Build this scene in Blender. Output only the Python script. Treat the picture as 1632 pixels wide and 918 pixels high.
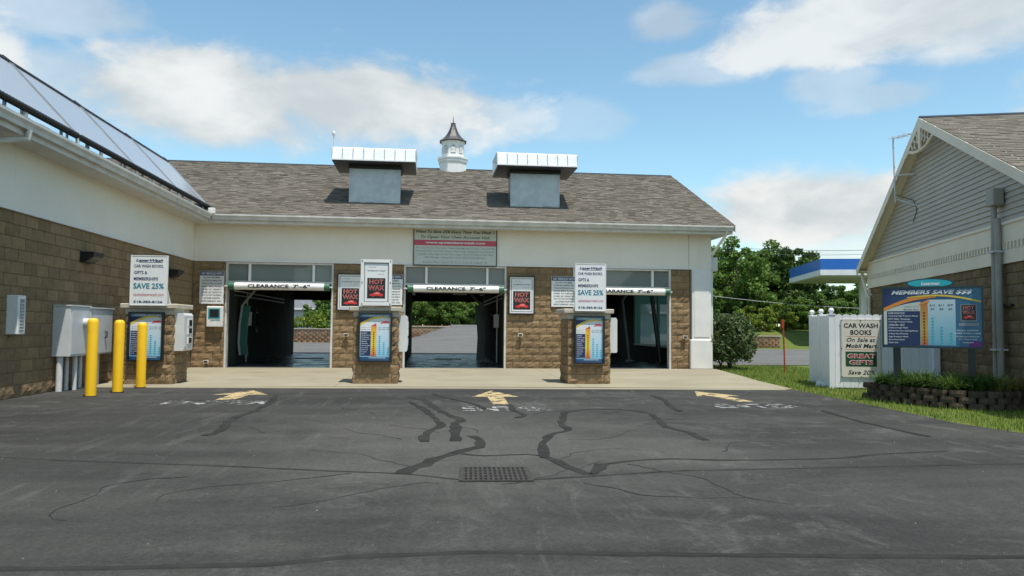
import bpy, math, random
import numpy as np
from mathutils import Vector, Matrix
random.seed(7); RNG = np.random.default_rng(7)
R = math.radians
S = bpy.context.scene
COL = S.collection
for o in list(bpy.data.objects): bpy.data.objects.remove(o)

# ------------------------------------------------------------ camera
CF, YAW, PIT, ROL = 1208.9, 0.10715, 0.05156, 0.00898
CAM = Vector((6.798, -22.629, 1.23))
FW = Vector((math.sin(YAW)*math.cos(PIT), math.cos(YAW)*math.cos(PIT), math.sin(PIT)))
_r = Vector((math.cos(YAW), -math.sin(YAW), 0)); _u = _r.cross(FW)
RT = _r*math.cos(ROL) + _u*math.sin(ROL); UP = _u*math.cos(ROL) - _r*math.sin(ROL)
cd = bpy.data.cameras.new('camera'); cd.sensor_width = 36; cd.lens = CF/1632*36; cd.clip_end = 5000; cd.clip_start = .1
cam = bpy.data.objects.new('camera', cd); COL.objects.link(cam)
cam.matrix_world = Matrix(((RT.x, UP.x, -FW.x, CAM.x), (RT.y, UP.y, -FW.y, CAM.y), (RT.z, UP.z, -FW.z, CAM.z), (0, 0, 0, 1)))
S.camera = cam
def ray(u, v): return FW + RT*((u-816)/CF) - UP*((v-459)/CF)
def PX(u, v, c): d = ray(u, v); return CAM + d*((c-CAM.x)/d.x)
def PY(u, v, c): d = ray(u, v); return CAM + d*((c-CAM.y)/d.y)
def PZ(u, v, c=0.): d = ray(u, v); return CAM + d*((c-CAM.z)/d.z)
def PD(u, v, dep): return CAM + ray(u, v)*dep

# ------------------------------------------------------------ sky, sun, exposure
SUN = Vector((.162, -.31, 1)).normalized()
W = bpy.data.worlds.new('World'); S.world = W; W.use_nodes = True
nt = W.node_tree; nt.nodes.clear()
def N(tree, t, **k):
    n = tree.nodes.new(t)
    for a, b in k.items(): setattr(n, a, b)
    return n
def LK(tree, a, b): tree.links.new(a, b)
def mth(tree, op, a, b=None, c=None, clamp=False):
    n = N(tree, 'ShaderNodeMath', operation=op, use_clamp=clamp)
    for i, x in enumerate((a, b, c)):
        if x is None: continue
        if isinstance(x, (int, float)): n.inputs[i].default_value = x
        else: LK(tree, x, n.inputs[i])
    return n.outputs[0]
def sstep(tree, x, lo, hi):
    n = N(tree, 'ShaderNodeMapRange', interpolation_type='SMOOTHSTEP')
    LK(tree, x, n.inputs[0]); n.inputs[1].default_value = lo; n.inputs[2].default_value = hi
    return n.outputs[0]
SKY_STR = .135
sky = N(nt, 'ShaderNodeTexSky', sky_type='NISHITA', sun_disc=False)
sky.sun_elevation = math.asin(SUN.z); sky.sun_rotation = math.atan2(SUN.x, SUN.y)
sky.air_density = 1.0; sky.dust_density = .35; sky.ozone_density = .25; sky.altitude = 60
tc = N(nt, 'ShaderNodeTexCoord')
def noise(tree, vec, scale, detail=5, rough=.55, dist=0., w=0.):
    n = N(tree, 'ShaderNodeTexNoise', noise_dimensions='4D')
    if vec is not None: LK(tree, vec, n.inputs['Vector'])
    n.inputs['W'].default_value = w
    n.inputs['Scale'].default_value = scale; n.inputs['Detail'].default_value = detail
    n.inputs['Roughness'].default_value = rough; n.inputs['Distortion'].default_value = dist
    return n.outputs['Fac']
def vdot(v, w):
    n = N(nt, 'ShaderNodeVectorMath', operation='DOT_PRODUCT'); LK(nt, v, n.inputs[0]); n.inputs[1].default_value = w
    return n.outputs['Value']
dirv = tc.outputs['Generated']
mp = N(nt, 'ShaderNodeMapping'); mp.inputs['Scale'].default_value = (1, 1, 1.9); LK(nt, dirv, mp.inputs[0])
cn = noise(nt, mp.outputs[0], 5.5, 8, .55, .25, 3.1)
cn2 = noise(nt, mp.outputs[0], 17, 8, .62, .5, 1.7)
cnz = mth(nt, 'ADD', mth(nt, 'MULTIPLY', mth(nt, 'SUBTRACT', cn, .5), 1.5), mth(nt, 'MULTIPLY', mth(nt, 'SUBTRACT', cn2, .5), .55))
# clouds of the day: (u, v, half width, half height, density) read as directions on the sky
clouds = [(340, 155, 230, 92, .95), (560, 160, 260, 78, .95), (740, 190, 130, 42, .6), (130, 135, 140, 55, .5), (60, 0, 170, 50, .45),
          (1430, 30, 270, 58, .85), (1620, 0, 200, 70, .75), (1290, 330, 190, 62, 1.0), (1200, 350, 120, 40, .7), (1400, 385, 160, 40, .7),
          (1065, 38, 70, 40, .5), (1100, 110, 100, 32, .4), (1330, 132, 70, 34, .38), (1405, 155, 85, 28, .4), (935, 195, 90, 34, .22),
          (-300, 60, 260, 110, .9), (-700, 250, 300, 90, .9), (2000, 120, 260, 90, .9), (2300, 330, 300, 80, .8), (520, -330, 330, 90, .8), (1200, -420, 300, 110, .9), (200, -700, 380, 130, .9)]
tot = None; dens = None
for (u, v, a, b, k) in clouds:
    c = ray(u, v).normalized(); rr = Vector((c.y, -c.x, 0)).normalized(); uu = rr.cross(c)
    sc = CF/ray(u, v).length
    x = mth(nt, 'DIVIDE', vdot(dirv, rr), a/CF*1.0); y = mth(nt, 'DIVIDE', vdot(dirv, uu), b/CF*1.0)
    d = mth(nt, 'SQRT', mth(nt, 'ADD', mth(nt, 'MULTIPLY', x, x), mth(nt, 'MULTIPLY', y, y)))
    f = mth(nt, 'MULTIPLY', sstep(nt, vdot(dirv, c), .2, .5), mth(nt, 'SUBTRACT', 1.25, d))
    e = mth(nt, 'MULTIPLY', sstep(nt, mth(nt, 'ADD', mth(nt, 'MULTIPLY', f, .9), mth(nt, 'MULTIPLY', cnz, 1.25)), .08, .58), k)
    tot = e if tot is None else mth(nt, 'MAXIMUM', tot, e)
# the rest of the dome: the same kind of scattered cloud behind the viewer
back = sstep(nt, mth(nt, 'ADD', mth(nt, 'MULTIPLY', cnz, .8), mth(nt, 'MULTIPLY', vdot(dirv, (0, -1, 0)), .5)), .25, .7)
tot = mth(nt, 'MAXIMUM', tot, mth(nt, 'MULTIPLY', back, .8))
tot = mth(nt, 'MULTIPLY', tot, sstep(nt, vdot(dirv, (0, 0, 1)), -.02, .06))
shade = N(nt, 'ShaderNodeMix', data_type='RGBA')
LK(nt, sstep(nt, cn, .35, .62), shade.inputs[0])
shade.inputs[6].default_value = (.40/SKY_STR, .435/SKY_STR, .45/SKY_STR, 1); shade.inputs[7].default_value = (.60/SKY_STR, .61/SKY_STR, .60/SKY_STR, 1)
cm = N(nt, 'ShaderNodeMix', data_type='RGBA'); LK(nt, tot, cm.inputs[0]); LK(nt, shade.outputs[2], cm.inputs[7])
tint = N(nt, 'ShaderNodeMix', data_type='RGBA', blend_type='MULTIPLY'); tint.inputs[0].default_value = 1; LK(nt, sky.outputs[0], tint.inputs[6]); tint.inputs[7].default_value = (.81, .97, .90, 1)   # clear-air tint of the whole dome
LK(nt, tint.outputs[2], cm.inputs[6])
bg = N(nt, 'ShaderNodeBackground'); bg.inputs[1].default_value = SKY_STR; LK(nt, cm.outputs[2], bg.inputs[0])
wo = N(nt, 'ShaderNodeOutputWorld'); LK(nt, bg.outputs[0], wo.inputs[0])
sl = bpy.data.lights.new('sun', 'SUN'); sl.energy = 3.6; sl.angle = R(.53); sl.color = (1, .955, .88)
so = bpy.data.objects.new('sun', sl); COL.objects.link(so); so.rotation_euler = SUN.to_track_quat('Z', 'Y').to_euler(); so.location = (20, -30, 60)
S.view_settings.view_transform = 'Standard'; S.view_settings.look = 'None'; S.view_settings.gamma = 1; S.view_settings.exposure = 0.6
S.view_settings.use_curve_mapping = False
S.render.engine = 'CYCLES'; S.render.resolution_x = 1024; S.render.resolution_y = 576

# ------------------------------------------------------------ materials
MATS = {}
def newmat(name):
    m = bpy.data.materials.new(name); m.use_nodes = True; t = m.node_tree; t.nodes.clear()
    out = N(t, 'ShaderNodeOutputMaterial'); b = N(t, 'ShaderNodeBsdfPrincipled'); LK(t, b.outputs[0], out.inputs[0])
    MATS[name] = m
    return m, t, b, out
def mix(t, f, a, b, blend='MIX'):
    n = N(t, 'ShaderNodeMix', data_type='RGBA', blend_type=blend)
    for i, x in ((0, f), (6, a), (7, b)):
        if isinstance(x, (int, float)): n.inputs[i].default_value = x
        elif isinstance(x, tuple): n.inputs[i].default_value = (*x[:3], 1)
        else: LK(t, x, n.inputs[i])
    return n.outputs[2]
def scalecol(t, c, f): # multiply colour by a scalar socket
    n = N(t, 'ShaderNodeVectorMath', operation='SCALE'); LK(t, c, n.inputs[0]); LK(t, f, n.inputs[3]); return n.outputs[0]
def bump(t, b, h, strength, dist):
    n = N(t, 'ShaderNodeBump'); n.inputs['Strength'].default_value = strength; n.inputs['Distance'].default_value = dist
    LK(t, h, n.inputs['Height']); LK(t, n.outputs[0], b.inputs['Normal'])
def mat(name, c1, c2=None, ns=4, rough=.6, metal=0, bs=None, bst=.3, bd=.01, rnd=0., isl=0., coat=0, spec=.5, lo=.35, hi=.65, geo=True):
    if name in MATS: return MATS[name]
    m, t, b, out = newmat(name)
    g = N(t, 'ShaderNodeNewGeometry'); pos = g.outputs['Position']
    if c2 is None: c2 = tuple(x*.88 for x in c1)
    c = mix(t, sstep(t, noise(t, pos, ns, 6, .6), lo, hi), c1, c2)
    if rnd:
        oi = N(t, 'ShaderNodeObjectInfo'); c = scalecol(t, c, mth(t, 'MULTIPLY_ADD', oi.outputs['Random'], 2*rnd, 1-rnd))
    if isl: c = scalecol(t, c, mth(t, 'MULTIPLY_ADD', g.outputs['Random Per Island'], 2*isl, 1-isl))
    LK(t, c, b.inputs['Base Color']); b.inputs['Roughness'].default_value = rough; b.inputs['Metallic'].default_value = metal
    b.inputs['Specular IOR Level'].default_value = spec; b.inputs['Coat Weight'].default_value = coat
    if bs: bump(t, b, noise(t, pos, bs, 5, .6), bst, bd)
    return m
M_block = mat('split_face_block', (.262, .180, .100), (.212, .145, .080), 7, .92, bs=38, bst=.75, bd=.016, rnd=.17, spec=.2)
M_mortar = mat('mortar', (.50, .42, .30), (.42, .35, .25), 12, .95, bs=60, bst=.3, bd=.004)
def panelpaint():
    m, t, b, out = newmat('white_panel'); g = N(t, 'ShaderNodeNewGeometry'); p = g.outputs['Position']
    mp_ = N(t, 'ShaderNodeMapping'); mp_.inputs['Scale'].default_value = (5, 5, .35); LK(t, p, mp_.inputs[0])
    c = mix(t, sstep(t, noise(t, p, .8, 5, .6), .3, .7), (.80, .755, .665), (.74, .695, .605))
    c = mix(t, mth(t, 'MULTIPLY', sstep(t, noise(t, mp_.outputs[0], 1.2, 7, .65), .52, .8), .18), c, (.50, .46, .38))   # rain streaks
    LK(t, c, b.inputs['Base Color']); b.inputs['Roughness'].default_value = .6; bump(t, b, noise(t, p, 30, 3, .6), .08, .004); return m
M_white = panelpaint()
M_trim = mat('white_trim', (.76, .75, .72), (.70, .69, .66), 2, .45)
M_gutter = mat('gutter_paint', (.62, .60, .55), (.50, .48, .44), 3, .4)
M_soffit = mat('soffit_paint', (.58, .56, .51), None, 2, .6)
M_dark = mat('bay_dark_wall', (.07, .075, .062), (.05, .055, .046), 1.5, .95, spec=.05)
M_black = mat('black_metal', (.012, .013, .015), None, 5, .4)
M_blackp = mat('black_plastic', (.02, .02, .022), None, 5, .35)
M_galv = mat('galvanised_metal', (.42, .45, .47), (.34, .37, .39), 3, .42, metal=.75)
M_elec = mat('electrical_grey', (.56, .57, .57), (.50, .51, .51), 3, .45)
M_pvc = mat('pvc_white', (.74, .74, .72), (.66, .66, .64), 4, .35)
M_green = mat('green_cap', (.04, .13, .075), None, 4, .45)
M_yellow = mat('bollard_yellow', (.86, .50, .008), (.70, .38, .02), 5, .45, bs=9, bst=.12, lo=.5, hi=.78)
M_hood = mat('hood_white', (.80, .81, .82), None, 3, .35)
M_fence = mat('fence_vinyl', (.77, .78, .80), (.72, .73, .75), 2, .4, rnd=.02)
M_sid = mat('vinyl_siding', (.46, .425, .35), (.425, .39, .32), 1.2, .55, rnd=.03)
M_rtrim = mat('greige_trim', (.80, .71, .565), (.74, .655, .52), 1.5, .55)
M_rblock = mat('brown_block', (.215, .155, .088), (.165, .116, .066), 6, .92, bs=36, bst=.5, bd=.01, rnd=.15, spec=.2)
M_rmortar = mat('brown_mortar', (.27, .215, .15), None, 12, .95)
M_gblock = mat('garden_block', (.098, .072, .05), (.062, .047, .034), 9, .95, bs=40, bst=.7, bd=.012, rnd=.22, spec=.15)
M_cap = mat('cast_stone', (.50, .45, .36), (.42, .37, .29), 5, .85, bs=40, bst=.2)
M_soil = mat('soil', (.05, .035, .022), (.03, .02, .014), 10, .95, bs=25, bst=.6, bd=.03)
M_rwall = mat('retaining_block', (.30, .165, .085), (.20, .11, .06), 3, .9, isl=.35)
M_orange = mat('orange_post', (.40, .055, .015), (.32, .045, .015), 4, .5)
M_wood = mat('weathered_wood', (.16, .12, .085), None, 5, .9)
M_cupola_roof = mat('weathered_copper', (.085, .08, .078), (.055, .052, .052), 6, .5, metal=.3)
M_iron = mat('cast_iron', (.062, .058, .052), (.042, .04, .037), 14, .9, spec=.1)
M_pitshade = mat('drain_pit_shade', (.004, .004, .004), None, 3, .9)
M_teal = mat('teal_panel', (.012, .10, .085), None, 3, .35)
M_armg = mat('arm_grey', (.25, .28, .28), None, 3, .4)
M_ltgrey = mat('light_grey_plastic', (.62, .62, .60), (.56, .56, .54), 3, .45)
M_screen = mat('dark_screen', (.02, .028, .035), None, 3, .15)
M_cond = mat('conduit_paint', (.36, .335, .29), (.30, .28, .245), 3, .6)
M_canblue = mat('canopy_blue', (.012, .13, .48), None, 2, .4)
M_canwhite = mat('canopy_white', (.70, .71, .70), None, 2, .5)
M_house = mat('house_siding', (.50, .53, .53), None, 2, .7)
M_roofgrey = mat('house_roof', (.15, .16, .175), (.12, .125, .14), 4, .9)
M_wire = mat('wire', (.05, .05, .05), None, 3, .6)
M_lwire = mat('bare_cable', (.55, .56, .58), None, 3, .4)
M_bark = mat('bark', (.085, .062, .042), (.05, .037, .026), 9, .95, bs=14, bst=.8, bd=.03)
# flat print colours
def ink(name, c, rough=.45): return mat('print_'+name, c, tuple(x*.96 for x in c), 6, rough)
I_white = ink('white', (.72, .73, .72)); I_black = ink('black', (.012, .012, .014)); I_navy = ink('navy', (.012, .028, .10))
I_teal = ink('teal', (.015, .20, .26)); I_red = ink('red', (.62, .03, .03)); I_pink = ink('pinkred', (.50, .055, .11)); I_neon = ink('neon', (.72, .26, .22))
I_orange = ink('orange', (.72, .24, .03)); I_yellow = ink('yellow', (.72, .52, .05)); I_lblue = ink('light_blue', (.36, .56, .68)); I_mblue = ink('mid_blue', (.10, .30, .48))
I_cream = ink('cream', (.68, .64, .54)); I_grey = ink('grey', (.25, .25, .26)); I_green = ink('green', (.012, .07, .025)); I_dred = ink('dark_red', (.20, .012, .014)); I_purple = ink('purple', (.14, .02, .18)); I_sky = ink('sky_print', (.20, .44, .58)); I_oldwhite = ink('aged_white', (.52, .56, .50)); I_cyan = ink('cyan', (.02, .38, .45))
def gradmat(name, stops, axis, lo, hi):
    m, t, b, out = newmat(name); c = N(t, 'ShaderNodeTexCoord'); s = N(t, 'ShaderNodeSeparateXYZ'); LK(t, c.outputs['Object'], s.inputs[0])
    r = N(t, 'ShaderNodeMapRange'); LK(t, s.outputs[axis], r.inputs[0]); r.inputs[1].default_value = lo; r.inputs[2].default_value = hi
    cr = N(t, 'ShaderNodeValToRGB'); LK(t, r.outputs[0], cr.inputs[0]); e = cr.color_ramp.elements
    while len(e) < len(stops): e.new(.5)
    for i, (p, col) in enumerate(stops): e[i].position = p; e[i].color = (*col, 1)
    LK(t, cr.outputs[0], b.inputs['Base Color']); b.inputs['Roughness'].default_value = .35
    return m
I_colgrad = gradmat('print_price_column', [(0, (.62, .10, .02)), (.35, (.74, .55, .05)), (.75, (.72, .40, .03)), (1, (.62, .14, .03))], 2, .12, .85)
I_skygrad = gradmat('print_sky_gradient', [(0, (.12, .40, .58)), (.4, (.38, .58, .70)), (1, (.66, .70, .72))], 2, 0, .9)
I_bluegrad = gradmat('print_blue_gradient', [(0, (.010, .02, .10)), (1, (.035, .15, .27))], 0, -.75, .75)
def glassmat(name, tint, base, gl=.06, rough=.03):
    m, t, b, out = newmat(name); t.nodes.remove(b)
    tr = N(t, 'ShaderNodeBsdfTransparent'); tr.inputs[0].default_value = (*tint, 1)
    gs = N(t, 'ShaderNodeBsdfGlossy'); gs.inputs['Roughness'].default_value = rough
    df = N(t, 'ShaderNodeBsdfTranslucent' if 'green' in name else 'ShaderNodeBsdfDiffuse'); df.inputs[0].default_value = (*base, 1)
    lw = N(t, 'ShaderNodeFresnel'); lw.inputs[0].default_value = 1.5
    m1 = N(t, 'ShaderNodeMixShader'); m1.inputs[0].default_value = gl; LK(t, tr.outputs[0], m1.inputs[1]); LK(t, df.outputs[0], m1.inputs[2])
    m2 = N(t, 'ShaderNodeMixShader'); LK(t, lw.outputs[0], m2.inputs[0]); LK(t, m1.outputs[0], m2.inputs[1]); LK(t, gs.outputs[0], m2.inputs[2])
    LK(t, m2.outputs[0], out.inputs[0]); return m
M_transom = glassmat('transom_glass', (.45, .5, .48), (.30, .34, .32), .55)
M_sideglass = glassmat('green_window_glass', (.62, .9, .82), (.32, .5, .45), .55)
def shingle(name, cols):
    m, t, b, out = newmat(name); g = N(t, 'ShaderNodeNewGeometry')
    cr = N(t, 'ShaderNodeValToRGB'); LK(t, g.outputs['Random Per Island'], cr.inputs[0]); e = cr.color_ramp.elements
    while len(e) < len(cols): e.new(.5)
    for i, c in enumerate(cols): e[i].position = i/(len(cols)-1); e[i].color = (*c, 1)
    n1 = noise(t, g.outputs['Position'], 60, 4, .7); n2 = noise(t, g.outputs['Position'], .7, 4, .6)
    c = scalecol(t, cr.outputs[0], mth(t, 'MULTIPLY_ADD', n1, .7, .65)); c = scalecol(t, c, mth(t, 'MULTIPLY_ADD', n2, .4, .8))
    LK(t, c, b.inputs['Base Color']); b.inputs['Roughness'].default_value = .95; b.inputs['Specular IOR Level'].default_value = .2
    bump(t, b, noise(t, g.outputs['Position'], 140, 3, .6), .5, .004); return m
M_shingle = shingle('asphalt_shingles', [(.125, .108, .088), (.155, .136, .111), (.172, .151, .124), (.142, .124, .10), (.195, .172, .142), (.132, .114, .093)])
M_under = mat('roof_deck', (.09, .075, .06), None, 4, .9)
def leafmat(name, a, b_, c):
    m, t, b, out = newmat(name); g = N(t, 'ShaderNodeNewGeometry')
    cr = N(t, 'ShaderNodeValToRGB'); LK(t, g.outputs['Random Per Island'], cr.inputs[0]); e = cr.color_ramp.elements; e.new(.5)
    for i, col in enumerate((a, b_, c)): e[i].position = i/2; e[i].color = (*col, 1)
    oi = N(t, 'ShaderNodeObjectInfo'); n2 = noise(t, g.outputs['Position'], .45, 3, .6)
    col = scalecol(t, cr.outputs[0], mth(t, 'MULTIPLY_ADD', oi.outputs['Random'], .35, .82)); col = scalecol(t, col, mth(t, 'MULTIPLY_ADD', n2, .7, .65))
    LK(t, col, b.inputs['Base Color']); b.inputs['Roughness'].default_value = .6; b.inputs['Specular IOR Level'].default_value = .2
    tl = N(t, 'ShaderNodeBsdfTranslucent'); LK(t, col, tl.inputs[0])
    mx = N(t, 'ShaderNodeMixShader'); mx.inputs[0].default_value = .28; LK(t, b.outputs[0], mx.inputs[1]); LK(t, tl.outputs[0], mx.inputs[2]); LK(t, mx.outputs[0], out.inputs[0]); return m
M_leaf = leafmat('tree_leaves', (.075, .14, .028), (.11, .195, .035), (.165, .255, .055))
M_leafdk = leafmat('dark_leaves', (.048, .092, .024), (.075, .135, .032), (.115, .18, .05))
M_leafyl = leafmat('bright_leaves', (.10, .16, .02), (.15, .21, .03), (.22, .26, .04))
M_bush = leafmat('rhododendron_leaves', (.055, .105, .03), (.085, .145, .045), (.20, .235, .12))
M_daylily = leafmat('daylily_leaves', (.045, .09, .018), (.065, .13, .022), (.11, .18, .04))
M_dry = leafmat('yellowing_leaves', (.16, .19, .03), (.25, .25, .06), (.34, .29, .12))
M_blade = leafmat('grass_blades', (.10, .165, .022), (.14, .205, .03), (.22, .245, .06))
def ground_grass():
    m, t, b, out = newmat('grass_ground'); g = N(t, 'ShaderNodeNewGeometry'); p = g.outputs['Position']
    c = mix(t, sstep(t, noise(t, p, 1.1, 6, .6), .35, .65), (.11, .165, .026), (.165, .185, .05)); c = mix(t, sstep(t, noise(t, p, 26, 4, .7), .3, .75), c, (.07, .095, .022))
    LK(t, c, b.inputs['Base Color']); b.inputs['Roughness'].default_value = .95; b.inputs['Specular IOR Level'].default_value = .1
    bump(t, b, noise(t, p, 30, 4, .7), .7, .04); return m
M_grass = ground_grass()
def asphalt(name, c1, c2, streak=.5, light=1.):
    m, t, b, out = newmat(name); g = N(t, 'ShaderNodeNewGeometry'); p = g.outputs['Position']
    mp_ = N(t, 'ShaderNodeMapping'); mp_.inputs['Scale'].default_value = (.35, 1.6, 1); LK(t, p, mp_.inputs[0])
    mp2 = N(t, 'ShaderNodeMapping'); mp2.inputs['Rotation'].default_value = (0, 0, .5); mp2.inputs['Scale'].default_value = (3.5, .5, 1); LK(t, p, mp2.inputs[0])
    c = mix(t, sstep(t, noise(t, mp_.outputs[0], .55, 7, .62, .6), .33, .68), c1, c2)
    # scuffs and dusty wear patches
    sc = mth(t, 'MULTIPLY', sstep(t, noise(t, p, 1.5, 9, .75, 1.6, 2.), .48, .72), sstep(t, noise(t, p, .28, 3, .5, 0, 5.), .38, .62))
    c = mix(t, mth(t, 'MULTIPLY', sc, streak), c, tuple(min(1, x*2.9) for x in c1))
    st = mth(t, 'MULTIPLY', sstep(t, noise(t, mp2.outputs[0], 1.3, 8, .66, .8, 9.), .52, .70), sstep(t, noise(t, p, .5, 3, .5, 0, 7.), .40, .6))
    c = mix(t, mth(t, 'MULTIPLY', st, streak*.7), c, tuple(min(1, x*2.8) for x in c1))
    if streak > .5:   # worn, dusty paving round the drain
        sp = N(t, 'ShaderNodeSeparateXYZ'); LK(t, p, sp.inputs[0])
        dx = mth(t, 'DIVIDE', mth(t, 'SUBTRACT', sp.outputs[0], 7.3), 3.6); dy = mth(t, 'DIVIDE', mth(t, 'SUBTRACT', sp.outputs[1], -14.2), 3.8)
        wr = sstep(t, mth(t, 'ADD', mth(t, 'SUBTRACT', 1.15, mth(t, 'SQRT', mth(t, 'ADD', mth(t, 'MULTIPLY', dx, dx), mth(t, 'MULTIPLY', dy, dy)))), mth(t, 'MULTIPLY', mth(t, 'SUBTRACT', noise(t, p, .9, 7, .65), .5), 2.2)), .0, 1.1)
        c = mix(t, mth(t, 'MULTIPLY', wr, .42), c, (.125, .12, .107))
    dk = mth(t, 'MULTIPLY', sstep(t, noise(t, p, .9, 6, .6, .5, 13.), .60, .75), .35)
    c = mix(t, dk, c, tuple(x*.55 for x in c1))
    c = scalecol(t, c, mth(t, 'MULTIPLY_ADD', noise(t, p, 38, 5, .9), 2.2, -.1))
    LK(t, c, b.inputs['Base Color']); b.inputs['Roughness'].default_value = .95; b.inputs['Specular IOR Level'].default_value = .12
    bump(t, b, mth(t, 'ADD', noise(t, p, 120, 3, .7), mth(t, 'MULTIPLY', noise(t, p, 3, 3, .5), 2.)), .45, .006); return m
M_asph = asphalt('asphalt', (.034, .0338, .0315), (.057, .056, .051), 1.0)
M_asph2 = asphalt('old_asphalt', (.115, .113, .108), (.14, .138, .13), .3)
M_tar = mat('crack_tar', (.024, .0235, .022), (.036, .035, .032), 3, .92, bs=40, bst=.2, spec=.12)
def concrete():
    m, t, b, out = newmat('apron_concrete'); g = N(t, 'ShaderNodeNewGeometry'); p = g.outputs['Position']
    c = mix(t, sstep(t, noise(t, p, .6, 7, .6, .4), .3, .7), (.25, .217, .145), (.315, .28, .195))
    c = scalecol(t, c, mth(t, 'MULTIPLY_ADD', noise(t, p, 40, 4, .7), .25, .87))
    s = N(t, 'ShaderNodeSeparateXYZ'); LK(t, p, s.inputs[0]); st = None
    for cx, cy in ((2.45, -2.2), (3.9, -2.0), (7.4, -1.6), (7.6, -3.2), (12.6, -2.6), (2.6, -5.0), (10.7, -3.8)):   # oil drips where cars wait
        dx = mth(t, 'DIVIDE', mth(t, 'SUBTRACT', s.outputs[0], cx), .75); dy = mth(t, 'DIVIDE', mth(t, 'SUBTRACT', s.outputs[1], cy), .55)
        e = mth(t, 'SUBTRACT', 1.1, mth(t, 'SQRT', mth(t, 'ADD', mth(t, 'MULTIPLY', dx, dx), mth(t, 'MULTIPLY', dy, dy))))
        st = e if st is None else mth(t, 'MAXIMUM', st, e)
    f = sstep(t, mth(t, 'ADD', st, mth(t, 'MULTIPLY', mth(t, 'SUBTRACT', noise(t, p, 2.2, 6, .65), .5), 2.2)), .35, 1.3)
    c = mix(t, mth(t, 'MULTIPLY', f, .55), c, (.10, .085, .055))
    LK(t, c, b.inputs['Base Color']); b.inputs['Roughness'].default_value = .85; bump(t, b, noise(t, p, 60, 4, .7), .2, .004); return m
M_conc = concrete()
def wetfloor():
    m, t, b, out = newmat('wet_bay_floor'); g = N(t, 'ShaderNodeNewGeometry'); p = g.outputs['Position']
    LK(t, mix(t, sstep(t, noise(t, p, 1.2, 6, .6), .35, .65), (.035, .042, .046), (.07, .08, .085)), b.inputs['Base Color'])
    r = N(t, 'ShaderNodeMapRange'); LK(t, noise(t, p, 1.7, 5, .6, 0, 4), r.inputs[0]); r.inputs[1].default_value = .35; r.inputs[2].default_value = .6; r.inputs[3].default_value = .12; r.inputs[4].default_value = .5
    LK(t, r.outputs[0], b.inputs['Roughness']); bump(t, b, noise(t, p, 9, 4, .6), .12, .01); return m
M_wet = wetfloor()
def wornpaint(name, c, thr):
    m, t, b, out = newmat(name); g = N(t, 'ShaderNodeNewGeometry'); p = g.outputs['Position']
    LK(t, mix(t, noise(t, p, 6, 5, .6), tuple(x*1.12 for x in c), tuple(x*.8 for x in c)), b.inputs['Base Color']); b.inputs['Roughness'].default_value = .8
    f = mth(t, 'ADD', mth(t, 'MULTIPLY', noise(t, p, 4.5, 4, .65, .8), .62), mth(t, 'MULTIPLY', noise(t, p, 22, 5, .75), .38))
    LK(t, sstep(t, f, thr-.03, thr+.03), b.inputs['Alpha']); return m
M_ypaint = wornpaint('worn_yellow_paint', (.45, .345, .17), .462)
M_wpaint = wornpaint('worn_white_paint', (.30, .30, .285), .52)
def solarglass():
    m, t, b, out = newmat('collector_glass'); b.inputs['Base Color'].default_value = (.36, .37, .39, 1); b.inputs['Roughness'].default_value = .16; b.inputs['IOR'].default_value = 2.0  # pale base colour stands in for sky reflected in the dark glass
    g = N(t, 'ShaderNodeNewGeometry'); bump(t, b, noise(t, g.outputs['Position'], 1.4, 3, .5), .04, .05); return m
M_solar = solarglass()

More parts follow.
